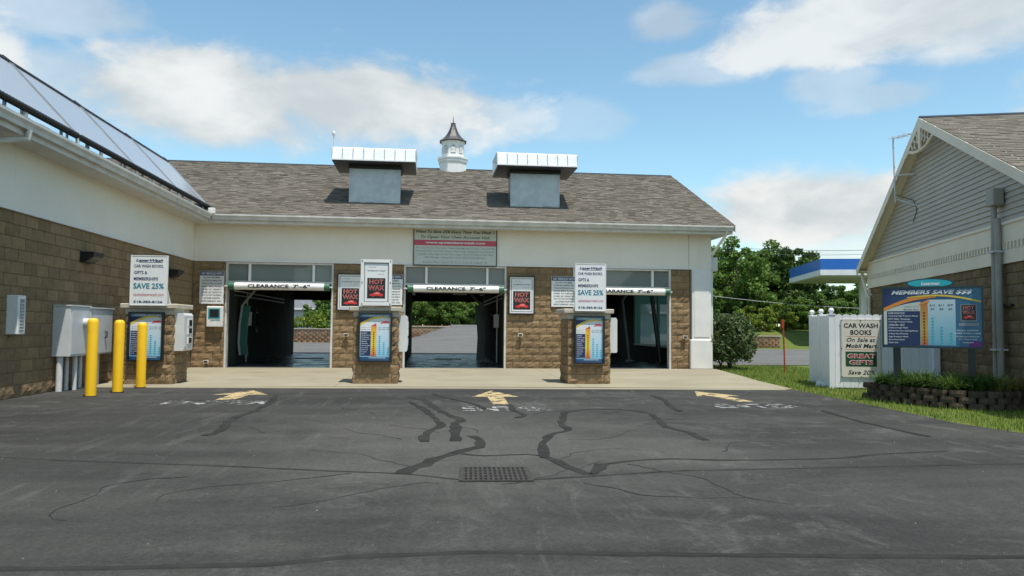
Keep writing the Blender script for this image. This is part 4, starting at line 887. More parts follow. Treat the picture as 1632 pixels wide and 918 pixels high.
for bx, wx, lab in ((BX[0], .93, 'coiled black hose and pipes on the wall of the bay beside the wing'), (BX[1], 9.05, 'black hose and pipes on the wall of the middle bay')):
    sg = 1 if wx < bx[1]-1 else -1; t = root('hose_rack', lab, 'hose', (wx, 3.0, 1.2)); 
    part('supply_pipe', MB().tube([(sg*.05, -2.2, 1.05), (sg*.05, 5.5, 1.05)], .025, 8), M_ltgrey, t); part('supply_pipe', MB().tube([(sg*.05, -2.2, .92), (sg*.05, 5.5, .92)], .018, 8), M_galv, t)
    part('drop_pipe', MB().tube([(sg*.05, -.6, 1.05), (sg*.05, -.6, -1.15)], .022, 8), M_ltgrey, t); part('valve_box', MB().bbox(0, sg*.16, -.8, -.4, .0, .45, .01) if sg > 0 else MB().bbox(sg*.16, 0, -.8, -.4, .0, .45, .01), M_elec, t)
    part('hose', MB().tube([(sg*.10, .5+.28*math.cos(q), .1+.35*math.sin(q)+.012*q) for q in [i*.4 for i in range(48)]], .018, 6), M_black, t); part('hook', MB().tube([(0, .5, .42), (sg*.16, .5, .44)], .02, 6), M_galv, t)
for bx, lab in ((BX[0], 'low black wheel stop mat on the floor beside the wing wall bay'), (BX[1], 'low black wheel stop mat on the middle bay floor')):
    c = (bx[0]+bx[1])/2; single('wheel_stop', MB().bbox(-.5, .5, -.25, .25, -.005, .03, .01), M_black, lab, 'wheel stop', loc=(c-.05, 6.2, .0))

# ============================================================ RIGHT BUILDING (gable end seen, turned 16 degrees)
TH = .284
RO = Vector((19.02, -2.6, 0)); RE = Vector((-math.sin(TH), -math.cos(TH), 0)); RN = Vector((-math.cos(TH), math.sin(TH), 0))
RRZ = math.atan2(RE.y, RE.x)           # local x along the gable wall towards the near end, local -y outwards
AP_S, AP_Z, EV_S, EV_Z, OV = 4.93, 5.90, -.24, 2.98, .25
SLL = (AP_Z-EV_Z)/(AP_S-EV_S); SLR = .465; WE = 11.0; EV2 = AP_S+(AP_Z-EV_Z)/SLR
rb = root('gabled_building', 'gabled building with grey vinyl siding, dentil band and brown block base', 'building', RO, RRZ)
w = part('block_wall', MB().box(.12, WE, .03, .25, -.03, 2.40), M_rmortar, rb)
n0 = len(bpy.data.objects)
# blocks sit in the building's own axes
for k in range(12):
    h = CH if k < 11 else 2.40-11*CH; x = .12-(k % 2)*CL/2
    while x < WE-.02:
        a, b = max(.12, x)+JT/2, min(WE, x+CL)-JT/2; x += CL
        if b-a < .04: continue
        if a > 10.2: continue
        me = block(round(b-a, 3), round(h-JT, 4), .012, random.randrange(4), .06)
        o = part('block', me, None, w); o.location = (a, 0, k*CH+JT/2)
        if not me.materials: me.materials.append(M_rblock)
        if me.materials[0] is not M_rblock: o.material_slots[0].link = 'OBJECT'; o.material_slots[0].material = M_rblock
part('wall_end', MB().box(10.2, WE, -.004, .03, 0, 2.4), M_rblock, rb)
part('corner_board', MB().box(-.02, .12, -.03, .25, -.03, 3.0), M_rtrim, rb)
bd = part('dentil_band', MB().box(-.03, WE, -.045, .25, 2.402, 2.64).box(-.03, WE, .06, .25, 2.64, 2.76).box(-.03, WE, -.05, .25, 2.76, 3.10).box(-.03, WE, -.075, -.05, 3.07, 3.12), M_rtrim, rb)
k = 0
x = .2
M_dent = mat('dentil_shadow_paint', (.30, .275, .235), None, 3, .6)
dm = MB().box(0, .06, 0, .13, 0, .115).mesh('dentil')
dm.materials.append(M_rtrim)
while x < 10.9:
    o = part('dentil', dm, M_rtrim, bd); o.location = (x, -.062, 2.643); x += .13
part('gable_wall', MB().prism([(.0, .02, 3.1), (WE, .02, 3.1), (WE, .02, min(3.3, AP_Z-SLR*(WE-AP_S)-.15)), (AP_S, .02, AP_Z-.15), (.0, .02, 3.12)], (0, .2, 0)), M_sid, rb)
z = 3.12; EXP = .1016
top = lambda x: AP_Z-.08-(SLL*(AP_S-x) if x < AP_S else SLR*(x-AP_S))
while z < AP_Z-.25:
    xl = max(.02, AP_S-(AP_Z-.08-z)/SLL); xr = min(WE, AP_S+(AP_Z-.08-z)/SLR)
    part('siding_board', MB().prism([(xl, -.028, z), (xl, .02, z), (xl, .02, z+EXP+.02), (xl, -.004, z+EXP+.006)], (xr-xl, 0, 0)), M_sid, rb); z += EXP
DEP = 13.
rf = part('roof', MB().prism([(EV_S, -OV, EV_Z), (AP_S, -OV, AP_Z), (EV2, -OV, EV_Z), (EV2, -OV, EV_Z-.08), (AP_S, -OV, AP_Z-.11), (EV_S, -OV, EV_Z-.08)], (0, DEP, 0)), M_under, rb)
def rshing(e0, inw, sl, run):
    mb = MB(); up = Vector((inw, 0, sl)).normalized(); al = Vector((0, 1, 0)); nr = Vector((-sl*inw, 0, 1)).normalized(); rg = random.Random(5)
    slope = run*math.sqrt(1+sl*sl)
    for k in range(int(slope/.142)+1):
        s = -rg.uniform(0, .3)
        while s < DEP:
            ww = rg.uniform(.13, .30); a, b = max(0, s), min(DEP, s+ww-.004); s += ww
            if b-a < .02: continue
            t0 = k*.142+rg.choice((0, 0, .012, -.01)); t1 = min(slope, (k+1)*.142+.03); th = rg.uniform(.008, .017)
            if t0 >= slope: continue
            p = [e0+al*a+up*t0, e0+al*b+up*t0, e0+al*b+up*t1, e0+al*a+up*t1]; q = [p[0]+nr*th, p[1]+nr*th, p[2]+nr*.002, p[3]+nr*.002]
            mb.add(p+q, [(4, 5, 6, 7), (0, 1, 5, 4), (1, 2, 6, 5), (3, 0, 4, 7)])
    return mb
part('shingles', rshing(Vector((EV2, -OV-.01, EV_Z+.002)), -1, SLR, EV2-AP_S), M_shingle, rf, kind='stuff')
part('shingles', rshing(Vector((EV_S, -OV-.01, EV_Z+.002)), 1, SLL, AP_S-EV_S), M_shingle, rf, kind='stuff')
part('ridge_cap', MB().prism([(AP_S-.12, -OV-.01, AP_Z-.045), (AP_S, -OV-.01, AP_Z+.035), (AP_S+.12, -OV-.01, AP_Z-.035)], (0, DEP, 0)), M_black, rf)
def rake(xa, za, xb, zb, drop): return MB().prism([(xa, -OV-.022, za), (xb, -OV-.022, zb), (xb, -OV-.022, zb-drop), (xa, -OV-.022, za-drop)], (0, .022, 0))
part('rake_board', rake(EV_S, EV_Z-.004, AP_S, AP_Z-.004, .20), M_rtrim, rf); part('rake_board', rake(AP_S, AP_Z-.004, EV2, EV_Z-.004, .20), M_rtrim, rf)
part('rake_soffit', MB().prism([(EV_S, -OV, EV_Z-.10), (AP_S, -OV, AP_Z-.13), (AP_S, -OV, AP_Z-.15), (EV_S, -OV, EV_Z-.12)], (0, OV+.02, 0)).prism([(AP_S, -OV, AP_Z-.13), (EV2, -OV, EV_Z-.10), (EV2, -OV, EV_Z-.12), (AP_S, -OV, AP_Z-.15)], (0, OV+.02, 0)), M_rtrim, rb)
# fretwork bracket in the peak
yq = -OV-.02
fw = part('gable_ornament', MB().prism([(AP_S-.10, yq, AP_Z-.2), (AP_S+.10, yq, AP_Z-.2), (AP_S+.05, yq, AP_Z-.66), (AP_S, yq, AP_Z-.76), (AP_S-.05, yq, AP_Z-.66)], (0, .04, 0)), M_rtrim, rf)
for s in (-1, 1):
    sl = SLL if s < 0 else SLR; cx = []
    for i in range(13):
        a = i/12; x = AP_S+s*(.02+.86*math.sin(a*math.pi/2)); zc = AP_Z-.72+.30*(1-math.cos(a*math.pi/2))
        zc = min(zc, AP_Z-sl*abs(x-AP_S)-.2); cx.append(Vector((x, yq+.02, zc)))
    part('ornament_arch', MB().tube(cx, .034, 6), M_rtrim, rf)
    for (x1, dz) in ((.22, .1), (.38, .12), (.54, .1)):
        x = AP_S+s*x1; zt = AP_Z-sl*x1-.18; part('ornament_scroll', MB().tube([(x, yq+.02, zt), (x-s*.08, yq+.02, zt-.10), (x-s*.04, yq+.02, zt-.18), (x-s*.12, yq+.02, zt-.24)], .022, 6), M_rtrim, rf)
part('side_wall', MB().box(0, .2, .252, DEP-.4, -.03, 3.0).box(WE-.2, WE, .252, DEP-.4, -.03, 3.0).box(.2, WE-.2, DEP-.6, DEP-.4, -.03, 3.0), M_rblock, rb)
part('eave_soffit', MB().box(EV_S, 0, -OV+.02, DEP-OV, EV_Z-.10, EV_Z-.082).box(WE, EV2, -OV+.02, DEP-OV, EV_Z-.10, EV_Z-.082), M_rtrim, rb)
part('gutter', MB().box(EV_S-.12, EV_S, -OV, DEP-OV, EV_Z-.13, EV_Z-.01), M_rtrim, rb)
part('downspout', MB().tube([(EV_S-.06, -.1, EV_Z-.1), (EV_S-.06, -.1, EV_Z-.25), (.1, -.09, EV_Z-.75), (.22, -.07, EV_Z-.85), (.22, -.07, .0)], .045, 8).box(.15, .29, -.03, .0, 2.2, 2.24), M_rtrim, rb)
# service pipes up the gable
t = root('service_conduit', 'grey service conduit and weatherhead box fixed to the gable wall', 'conduit', RO+RE*8.10+RN*.02, RRZ)
part('pipe', MB().tube([(0, -.12, .0), (.06, -.12, 3.55)], .05, 10), M_cond, t, smooth=True); part('pipe', MB().tube([(.15, -.10, .0), (.15, -.10, 2.2), (.13, -.10, 3.2)], .055, 10), M_cond, t, smooth=True)
part('junction_box', MB().bbox(-.06, .24, -.2, -.02, 3.42, 3.72, .015), M_cond, t); part('strap', MB().box(-.06, .42, -.05, .02, 1.66, 1.70), M_blackp, t); part('wall_plate', MB().box(-.02, .2, -.2, .0, .9, .93), M_elec, t); part('wall_plate', MB().box(-.02, .2, -.2, .0, 2.6, 2.63), M_elec, t)
# antenna on the rake
t = root('roof_antenna', 'spindly television antenna mast clamped to the rake board', 'antenna', RO+RE*3.5+RN*.35+Vector((0, 0, 4.35)), RRZ)
part('mast', MB().tube([(.05, 0, -.1), (-.05, 0, 1.5)], .022, 6), M_elec, t); part('boom', MB().tube([(-.05, 0, 1.45), (.55, .25, 1.42)], .012, 5), M_elec, t)
for k in range(4): part('element', MB().tube([(.02+k*.14, -.12+k*.06, 1.44), (.06+k*.14, .2+k*.06, 1.44)], .008, 4), M_elec, t)
part('bracket', MB().tube([(0, 0, .55), (.45, .3, .5)], .018, 5), M_elec, t); part('bracket', MB().tube([(0, 0, .0), (.5, .34, -.25)], .018, 5), M_elec, t); part('cable', MB().tube([(0, 0, .1), (.35, .3, -.1), (.5, .32, -.35), (.3, .3, -.6)], .01, 5), M_black, t)

# ============================================================ WHITE FENCE with notice
FC = Vector((15.44, -7.02, 0)); FR = -RN          # front panel runs along FR, side panel along -RE
t = root('picket_fence', 'white vinyl scalloped fence enclosure with ball-capped posts', 'fence', FC, math.atan2(FR.y, FR.x))
bw = .152; NF = 13
def board(L=1.56):
    return MB().prism([(0, 0, -.02), (bw-.006, 0, -.02), (bw-.006, 0, L-.035), (bw*.78, 0, L-.01), (bw*.5, 0, L), (bw*.2, 0, L-.01), (0, 0, L-.035)], (0, .022, 0)).mesh('picket')
bm_ = board(); bm_.materials.append(M_fence)
for k in range(NF): o = part('picket', bm_, M_fence, t); o.location = (.08+k*bw, 0, .015)
bm2 = board(1.56); bm2.materials.append(M_fence)
for k in range(12): o = part('picket', bm2, M_fence, t); o.location = (-.01, .08+k*bw, .015); o.rotation_euler = (0, 0, R(90)); 
for (x, y) in ((0, 0), (.0, .98), (0, 1.96), (2.08, 0)):
    p_ = part('post', MB().box(x-.06, x+.06, y-.06, y+.06, -.03, 1.56).box(x-.072, x+.072, y-.072, y+.072, 1.56, 1.585), M_fence, t)
    part('ball_cap', MB().lathe([(.03, 1.585), (.03, 1.60), (.055, 1.625), (.062, 1.655), (.05, 1.69), (.02, 1.71)], (x, y, 0), 14), M_fence, p_, smooth=True)
part('rail', MB().box(.06, 2.02, .024, .06, .3, .39).box(.06, 2.02, .024, .06, 1.2, 1.29), M_fence, t); part('rail', MB().box(.0, .04, .06, 1.9, .3, .39).box(.0, .04, .06, 1.9, 1.2, 1.29), M_fence, t)
single('scrap_panel', MB().prism([(0, 0, 0), (.35, 0, .0), (.38, 0, .05), (.05, 0, .13)], (0, .04, 0)), M_fence, 'broken white vinyl scrap lying on the grass by the fence', 'scrap', loc=(15.38, -6.4, -.03), rz=-1.0)
# books notice on the fence
sc0 = .20
t = root('fence_notice', 'cream car wash books notice bolted to the white fence', 'sign', FC+FR*(.17+.42)+RE*.012+Vector((0, 0, .22)), math.atan2(FR.y, FR.x)); w, h = .80, 1.24
part('panel', MB().box(-w/2, w/2, -.012, .02, 0, h), I_cream, t); part('edge_print', frame_bars(w, h, .007, -.0145, -.0125), I_grey, t)
a = MB(); txt(a, 'CAR WASH', -.345, .345, h*.855, h*.935, -.0145, .022); txt(a, 'BOOKS', -.21, .215, h*.735, h*.82, -.0145, .022)
txt(a, 'On Sale at', -.29, .29, h*.615, h*.685, -.0145, .012, .25); txt(a, 'Mobil Mart', -.31, .325, h*.51, h*.58, -.0145, .022, .2); txt(a, 'Save 20%', -.27, .29, h*.05, h*.125, -.0145, .012, .3); part('lettering', a, I_black, t)
part('rule_print', MB().poly([(-.3, -.0145, h*.708), (.3, -.0145, h*.708), (.3, -.0145, h*.714), (-.3, -.0145, h*.714)]).poly([(-.32, -.0145, h*.478), (.32, -.0145, h*.478), (.32, -.0145, h*.484), (-.32, -.0145, h*.484)]), I_orange, t)
part('green_print', rect(-.315, .315, h*.19, h*.445, -.0145), I_green, t)
a = MB(); txt(a, 'GREAT', -.285, .285, h*.33, h*.41, -.016, .035); txt(a, 'GIFTS', -.245, .245, h*.22, h*.30, -.016, .035); part('lettering', a, I_white, t)
a = MB(); txt(a, 'GREAT', -.27, .27, h*.338, h*.402, -.0175, .005); txt(a, 'GIFTS', -.23, .23, h*.228, h*.292, -.0175, .005); part('lettering', a, I_red, t)
for sx in (-1, 0, 1):
    for fz in (.01, .5, .99):
        if sx == 0 and fz == .5: continue
        part('bolt', MB().tube([(sx*(w/2-.008), -.012, h*fz), (sx*(w/2-.008), -.024, h*fz)], .012, 6), M_blackp, t)

# ============================================================ PLANTER with menu sign
out = [(14.86, -9.25), (14.84, -9.75), (14.90, -10.25), (15.05, -10.8), (15.35, -11.22), (15.8, -11.42), (16.25, -11.3), (16.55, -10.95), (16.68, -10.5)]
ctr = Vector((15.8, -10.2, 0))
t = root('garden_planter', 'low curved planter of dark brown stacked garden blocks', 'planter', (15.8, -10.3, -.03))
pts = [Vector((x, y, 0)) for x, y in out]; fine = []
for i in range(len(pts)-1):
    p0, p1, p2, p3 = pts[max(i-1, 0)], pts[i], pts[i+1], pts[min(i+2, len(pts)-1)]
    for k in range(12):
        u = k/12; fine.append(.5*((2*p1)+(p2-p0)*u+(2*p0-5*p1+4*p2-p3)*u*u+(3*p1-p0-3*p2+p3)*u**3))
fine.append(pts[-1])
sl_ = part('soil', MB().poly([(p.x, p.y, .22) for p in fine]+[(17.0, -9.3, .22)]), M_soil, t, world=True)
def walkpts(step, off):
    acc = 0.; nxt = off; res = []
    for a, b in zip(fine, fine[1:]):
        L = (b-a).length
        while acc+L >= nxt: q = a.lerp(b, (nxt-acc)/L); res.append((q, (b-a).normalized())); nxt += step
        acc += L
    return res
def gblock(v):
    rg = random.Random(v); L, h, d = .265, .098, .17
    p = [(-L/2+.012, .0), (-L*.28, -.03-rg.uniform(0, .015)), (0, -.04-rg.uniform(0, .01)), (L*.28, -.03-rg.uniform(0, .015)), (L/2-.012, .0), (L/2-.02, d), (-L/2+.02, d)]
    m = MB(); n = len(p); mid = [(x*1.02, y*1.12 if y < 0 else y, h*.5) for x, y in p]
    lo = [(x, y, 0) for x, y in p]; hi = [(x, y+(.008 if y < .1 else 0), h) for x, y in p]
    m.add(lo+mid+hi, [tuple(range(n-1, -1, -1)), tuple(range(2*n, 3*n))]+[(i, (i+1) % n, n+(i+1) % n, n+i) for i in range(n)]+[(n+i, n+(i+1) % n, 2*n+(i+1) % n, 2*n+i) for i in range(n)])
    me = m.mesh('garden_block'); me.materials.append(M_gblock); return me
gb = [gblock(v) for v in range(5)]
for k in range(3):
    for q, dr in walkpts(.282, .02+.141*(k % 2)):
        nv = Vector((dr.y, -dr.x, 0)); nv = nv if (q-ctr).dot(nv) > 0 else -nv
        o = part('garden_block', random.choice(gb), M_gblock, t, world=True)
        o.location = q-nv*(.012*k+.0)+Vector((0, 0, -.03+.1*k)); o.rotation_euler = (0, 0, math.atan2(nv.y, nv.x)+math.pi/2+random.uniform(-.03, .03))
def clump(label, c, n, H, spread, m, seed, name='daylily_plant', group='arching grassy plants in the planter'):
    rg = random.Random(seed); mb = MB()
    for k in range(n):
        a = rg.uniform(0, 2*math.pi); L = H*rg.uniform(.6, 1.15); lean = rg.uniform(.35, 1.1)*spread; w = rg.uniform(.005, .010)
        b = Vector((rg.gauss(0, .06), rg.gauss(0, .06), 0)); d = Vector((math.cos(a), math.sin(a), 0)); s = Vector((-d.y, d.x, 0)); nn = 5; pv = []
        for i in range(nn+1):
            f = i/nn; p = b+d*lean*f**1.6+Vector((0, 0, L*(f-.62*(lean/spread)*f**2.4))); ww = w*(1-f**2)*1.0+.001; pv += [p+s*ww, p-s*ww]
        mb.add(pv, [(2*i, 2*i+1, 2*i+3, 2*i+2) for i in range(nn)])
    return single(name, mb, m, label, 'plant', group, loc=c)
spots = [(15.05, -9.55), (15.0, -10.0), (15.15, -10.45), (15.35, -10.85), (15.45, -10.1), (15.7, -11.05), (15.75, -10.5), (16.0, -10.85), (15.4, -9.6), (15.9, -10.1), (16.15, -10.45), (15.6, -10.75), (15.2, -10.15), (15.55, -9.9)]
for i, (x, y) in enumerate(spots): clump('dark green arching grassy clump in the block planter', (x, y, .21), 260, .42*(.85+.3*((i*37) % 10)/10), .48, M_daylily, i)
for i, (x, y) in enumerate(((16.22, -11.05), (16.3, -10.75), (16.05, -11.15), (16.42, -10.9))): clump('yellowing grassy clump at the wall end of the planter', (x, y, .21), 110, .42, .38, M_dry, 50+i, group='yellowing clumps in the planter')
# big menu sign
TL = Vector((14.74, -10.0, 0)); TR = Vector((15.94, -10.93, 0)); ax = (TR-TL).normalized(); sw_ = (TR-TL).length+.01; zb = .935; h = 1.06
t = root('menu_sign', 'wide blue wash menu sign on two dark posts with oval topper', 'sign', (TL+TR)/2+Vector((0, 0, .2)), math.atan2(ax.y, ax.x)); zb -= .2; w = sw_; b = .03
part('cabinet', MB().box(-w/2+.004, w/2-.004, .0, .12, zb+.004, zb+h-.004), M_blackp, t)
fr = frame_bars(w, h, b, -.02, .004); fr.v = [(x, y, z+zb) for x, y, z in fr.v]; part('frame', fr, mat('teal_black_frame', (.01, .03, .04), None, 4, .3), t)
for x in (-w*.355, w*.38): part('post', MB().box(x-.055, x+.055, .02, .12, -.23, zb+.01), M_black, t)
y = -.004; X = lambda f: -w/2+b+(w-2*b)*f; Zf = lambda f: zb+b+(h-2*b)*f
part('sheet', rect(X(0), X(1), Zf(0), Zf(1), y), I_bluegrad, t)
part('sky_print', rect(X(.46), X(.745), Zf(.02), Zf(.80), y-.0015), gradmat('print_panel_sky', [(0, (.10, .34, .46)), (.5, (.28, .48, .58)), (1, (.50, .60, .64))], 2, zb, zb+h*.8), t)
part('sweep_print', band([(X(a), Zf(c)) for a, c in arc(0, .60, .55, .84, .05)], [(X(a), Zf(c)) for a, c in arc(0, .66, .55, .88, .06)], y-.003), I_orange, t)
part('sweep_print', band([(X(a), Zf(c)) for a, c in arc(.25, .83, 1, .745, .065)], [(X(a), Zf(c)) for a, c in arc(.25, .845, 1, .77, .075)], y-.0045), I_yellow, t)
part('sheet_print', band([(X(0), Zf(.02)), (X(.39), Zf(.02))], [(X(a), Zf(c)) for a, c in arc(0, .60, .39, .765, .03)], y-.0022), I_oldwhite, t)
part('list_block', rect(X(.035), X(.385), Zf(.02), Zf(.605), y-.0035), I_navy, t); part('price_column', rect(X(.39), X(.465), Zf(.02), Zf(.76), y-.003), gradmat('print_sign_column', [(0, (.42, .10, .03)), (.4, (.50, .33, .05)), (1, (.46, .15, .03))], 2, zb, zb+h*.75), t)
part('arrow_print', MB().poly([(X(.37), y-.0045, Zf(.70)), (X(.49), y-.0045, Zf(.77)), (X(.47), y-.0045, Zf(.80)), (X(.38), y-.0045, Zf(.735))]), I_orange, t)
a = MB(); txt(a, 'MEMBERS SAVE $$$', X(.085), X(.915), Zf(.885), Zf(.965), y-.006, .03, .3)
for k, s in enumerate(LIST): zz = .555-k*.0515; txt(a, s, X(.05), X(.05+min(.31, .0115*len(s))), Zf(zz), Zf(zz+.031), y-.005, .014)
for k, (s, f) in enumerate((('Hours: 6:00AM', .115), ('LATEST WASH 11:00PM', .145), ('For customers whose car', .13), ('is too dirty to wash', .10), ('See attendant', .06))): zz = .265-k*.05; txt(a, s, X(.87-f), X(.87+f*.8), Zf(zz), Zf(zz+.026), y-.003, .012)
part('lettering', a, I_white, t)
a = MB(); txt(a, 'Regular Price', X(.225), X(.37), Zf(.67), Zf(.69), y-.005, .014); txt(a, 'Member Price', X(.215), X(.37), Zf(.62), Zf(.645), y-.005, .014)
for j, xx in enumerate((.485, .575, .665)): txt(a, ('$12', '$11', '$9')[j], X(xx), X(xx+.055), Zf(.685), Zf(.72), y-.003, .012); txt(a, ('$9', '$8', '$6')[j], X(xx+.01), X(xx+.05), Zf(.62), Zf(.655), y-.003, .012)
part('lettering', a, I_navy, t)
c = MB()
for k in range(11): zz = Zf(.055+k*.052); xx = X(.427); c.poly([(xx+.017*math.cos(q), y-.0045, zz+.018*math.sin(q)) for q in [2*math.pi*i/8 for i in range(8)]])
part('check_marks', c, I_dred, t); c = MB()
for j, (xx, n) in enumerate(((.495, 9), (.585, 6), (.68, 4))):
    for k in range(n): zz = Zf(.05+k*.052); q = X(xx); c.poly([(q, y-.003, zz), (q+.04, y-.003, zz), (q+.05, y-.003, zz+.026), (q+.015, y-.003, zz+.026)])
part('check_marks', c, I_cyan, t)
part('wax_border', rect(X(.795), X(.955), Zf(.43), Zf(.715), y-.0015), I_grey, t); hotwax(t, X(.805), X(.945), Zf(.45), Zf(.705), y-.003)
part('stripe_print', rect(X(.775), X(.975), Zf(.355), Zf(.40), y-.0015), I_grey, t); part('corner_print', rect(X(.87), X(1), Zf(.0), Zf(.10), y-.0015), I_purple, t)
# topper: oval plaque (the figure that stands on it is left out)
cxp = (PD(1482, 447, 13).x+PD(1482, 447, 13).y*0); ox = -.02; oz = zb+h+.055
ov = [(ox+.37*math.cos(q), oz+.085*math.sin(q)) for q in [2*math.pi*i/32 for i in range(32)]]; ov2 = [(ox+.335*math.cos(q), oz+.066*math.sin(q)) for q in [2*math.pi*i/32 for i in range(32)]]
tp = part('topper', MB().prism([(x, .02, z) for x, z in ov], (0, .05, 0)), ink('plaque_edge', (.01, .05, .07)), t); part('topper_print', MB().poly([(x, .0185, z) for x, z in ov2]), I_cyan, tp)
a = MB(); txt(a, 'Laserman', ox-.13, ox+.15, oz-.035, oz+.025, .0165, .04, .3); part('lettering', a, I_white, tp)

# ============================================================ POSTS, SHRUBS, TREES, FAR THINGS
c = PZ(1251, 594, -.03)
t = root('marker_post', 'leaning orange marker post standing in the lawn', 'post', c); part('stake', MB().tube([(0, 0, -.05), (-.02, 0, .8), (-.06, 0, 1.55)], [.022, .024, .026], 8), M_orange, t); part('tip', MB().box(-.09, -.025, -.028, .028, 1.30, 1.56), M_orange, t)
def leafmesh(name, centers, size, m, up=.25, aspect=.55):
    n = len(centers); C = np.asarray(centers); nr = RNG.normal(size=(n, 3)); nr[:, 2] = np.abs(nr[:, 2])+up; nr /= np.linalg.norm(nr, axis=1)[:, None]
    a = np.cross(nr, RNG.normal(size=(n, 3))); a /= np.linalg.norm(a, axis=1)[:, None]; b = np.cross(nr, a); s = (size*RNG.uniform(.6, 1.3, n))[:, None]
    v = np.stack([C-a*s, C-b*s*aspect, C+a*s, C+b*s*aspect], 1).reshape(-1, 3)
    me = bpy.data.meshes.new(name); me.vertices.add(4*n); me.vertices.foreach_set('co', v.ravel()); me.loops.add(4*n); me.loops.foreach_set('vertex_index', np.arange(4*n, dtype=np.int32))
    me.polygons.add(n); me.polygons.foreach_set('loop_start', np.arange(0, 4*n, 4, dtype=np.int32)); me.update(calc_edges=True); me.validate(); me.materials.append(m); return me
def crownpts(H, rad, base, nclump, per, rg):
    """clumps spread through an uneven ellipsoid; leaves on the shells of the clumps"""
    pts = []; cl = []
    for i in range(nclump):
        d = rg.normal(size=3); d /= np.linalg.norm(d); r = rg.uniform(.25, 1)**.5
        c = np.array([d[0]*rad*r, d[1]*rad*r, base+(H-base)*(.5+.5*d[2]*r)])
        k = rg.uniform(.16, .36)*rad*(1.15-.45*r); cl.append((c, k))
        q = rg.normal(size=(per, 3)); q /= np.linalg.norm(q, axis=1)[:, None]; q *= k*rg.uniform(.45, 1.1, (per, 1)); q[:, 2] *= .75
        pts.append(c+q)
    return np.concatenate(pts), cl
def make_tree(H, rad, base, seed, m, ncl=75, per=230, leaf=.16):
    rg = np.random.default_rng(seed); P, cl = crownpts(H, rad, base, ncl, per, rg)
    crown = leafmesh('crown', P, leaf, m); tr = MB(); r0 = H*.026
    tr.tube([(0, 0, -.1), (.05, .03, base*.6), (.02, .08, base), (-.05, 0, H*.6), (0, .05, H*.85)], [r0*1.25, r0, r0*.85, r0*.5, r0*.15], 8)
    for c, k in cl[:14]: z0 = min(base+rg.uniform(.0, .25)*(H-base), c[2]-.2); tr.tube([(0, .05, z0), tuple(c*np.array([.5, .5, 1])*np.array([1, 1, 0])+np.array([0, 0, (z0+c[2])/2])), tuple(c)], [r0*.45, r0*.3, r0*.08], 5)
    me = tr.mesh('trunk', True); me.materials.append(M_bark); return crown, me
kinds = [make_tree(8., 3.3, 1.2, 11, M_leaf), make_tree(8., 2.7, .8, 12, M_leafdk), make_tree(6.5, 3.0, .6, 13, M_leaf), make_tree(4., 2.3, .1, 14, M_leafyl, 30, 200, .14)]
def tree(kind, loc, s, rz, label, group=None, sz=1.):
    t = root('tree', label, 'tree', loc, rz, group); t.scale = (s, s, s*sz)
    part('crown', kinds[kind][0], None, t); part('trunk', kinds[kind][1], None, t)
def at(u, dep, z=.9): p = PD(u, 520, dep); return (p.x, p.y, z)
A = 'trees on the bank across the road'
tree(0, at(1175, 66), 1.0, .3, 'broad leafy tree on the bank, hidden low by the clipped bush', A); tree(0, at(1228, 70), 1.02, 1.9, 'tallest rounded tree on the bank behind the orange post', A); tree(1, at(1262, 68), 1.0, 4., 'narrow dark tree beside the gas station canopy', A)
for u, dep, s, k in ((1150, 74, 1.0, 0), (1200, 80, 1.0, 1), (1250, 82, .95, 0), (1300, 74, .62, 2), (1330, 86, .72, 1), (1365, 80, .66, 0), (1395, 84, .72, 2), (1285, 90, .75, 0)): tree(k, at(u, dep), s, u*.37, 'dense background tree in the row beyond the bank', 'background trees beyond the bank')
for u, dep, s in ((1195, 60, .55), (1218, 58, .5), (1240, 60, .6)): tree(3, at(u, dep, .8), s, u*.7, 'low yellow-green shrubby tree at the foot of the trees', 'yellow-green shrubs on the bank')
for u, dep, s in ((1262, 62, .8), (1288, 62, .8), (1320, 66, .8), (1350, 66, .8), (1160, 64, .8)): tree(2, at(u, dep, .6), s*.62, u*.7, 'low dark green undergrowth tree under the taller trees', 'undergrowth trees on the bank')
# trees seen through the bays
for u, dep, s, k in ((640, 108, 1.2, 1), (668, 100, 1.1, 1), (700, 106, 1.25, 0), (730, 98, 1.05, 1), (758, 100, 1.2, 0), (785, 108, 1.2, 1), (690, 90, .7, 2), (745, 92, .75, 2), (715, 90, .6, 2), (663, 88, .65, 2), (770, 94, .7, 2)): tree(k, at(u, dep, .6), s, u*.31, 'dark tree beyond the road, seen through the middle bay', 'trees seen through the middle bay')
tree(2, at(513, 67, .5), .56, 1., 'small leafy tree before the grey house, seen through a bay'); tree(1, at(560, 90, .5), 1.1, 1., 'tall dark tree behind the grey house'); tree(1, at(600, 95, .5), 1.1, 2., 'tall dark tree behind the retaining wall')
def bushmesh(rx, rz, n, leaf, m, seed):
    rg = np.random.default_rng(seed); q = rg.normal(size=(n, 3)); q /= np.linalg.norm(q, axis=1)[:, None]; q[:, 2] = np.where(q[:, 2] < -.6, -q[:, 2], q[:, 2])
    lump = 1+.10*np.sin(q[:, 0]*7+q[:, 2]*5)+.07*np.sin(q[:, 1]*9-q[:, 2]*8)+.05*np.sin(q[:, 0]*15+q[:, 1]*13); q *= (lump*rg.uniform(.62, 1.04, n))[:, None]
    q = q*np.array([rx, rx, rz])+np.array([0, 0, rz*.86]); return leafmesh('foliage', q[q[:, 2] > .01], leaf, m, .15, .4)
t = root('corner_bush', 'rounded dark evergreen bush beside the white corner post', 'bush', (16.15, .35, -.03)); part('foliage', bushmesh(.78, .92, 5200, .07, M_bush, 3), None, t); st = MB()
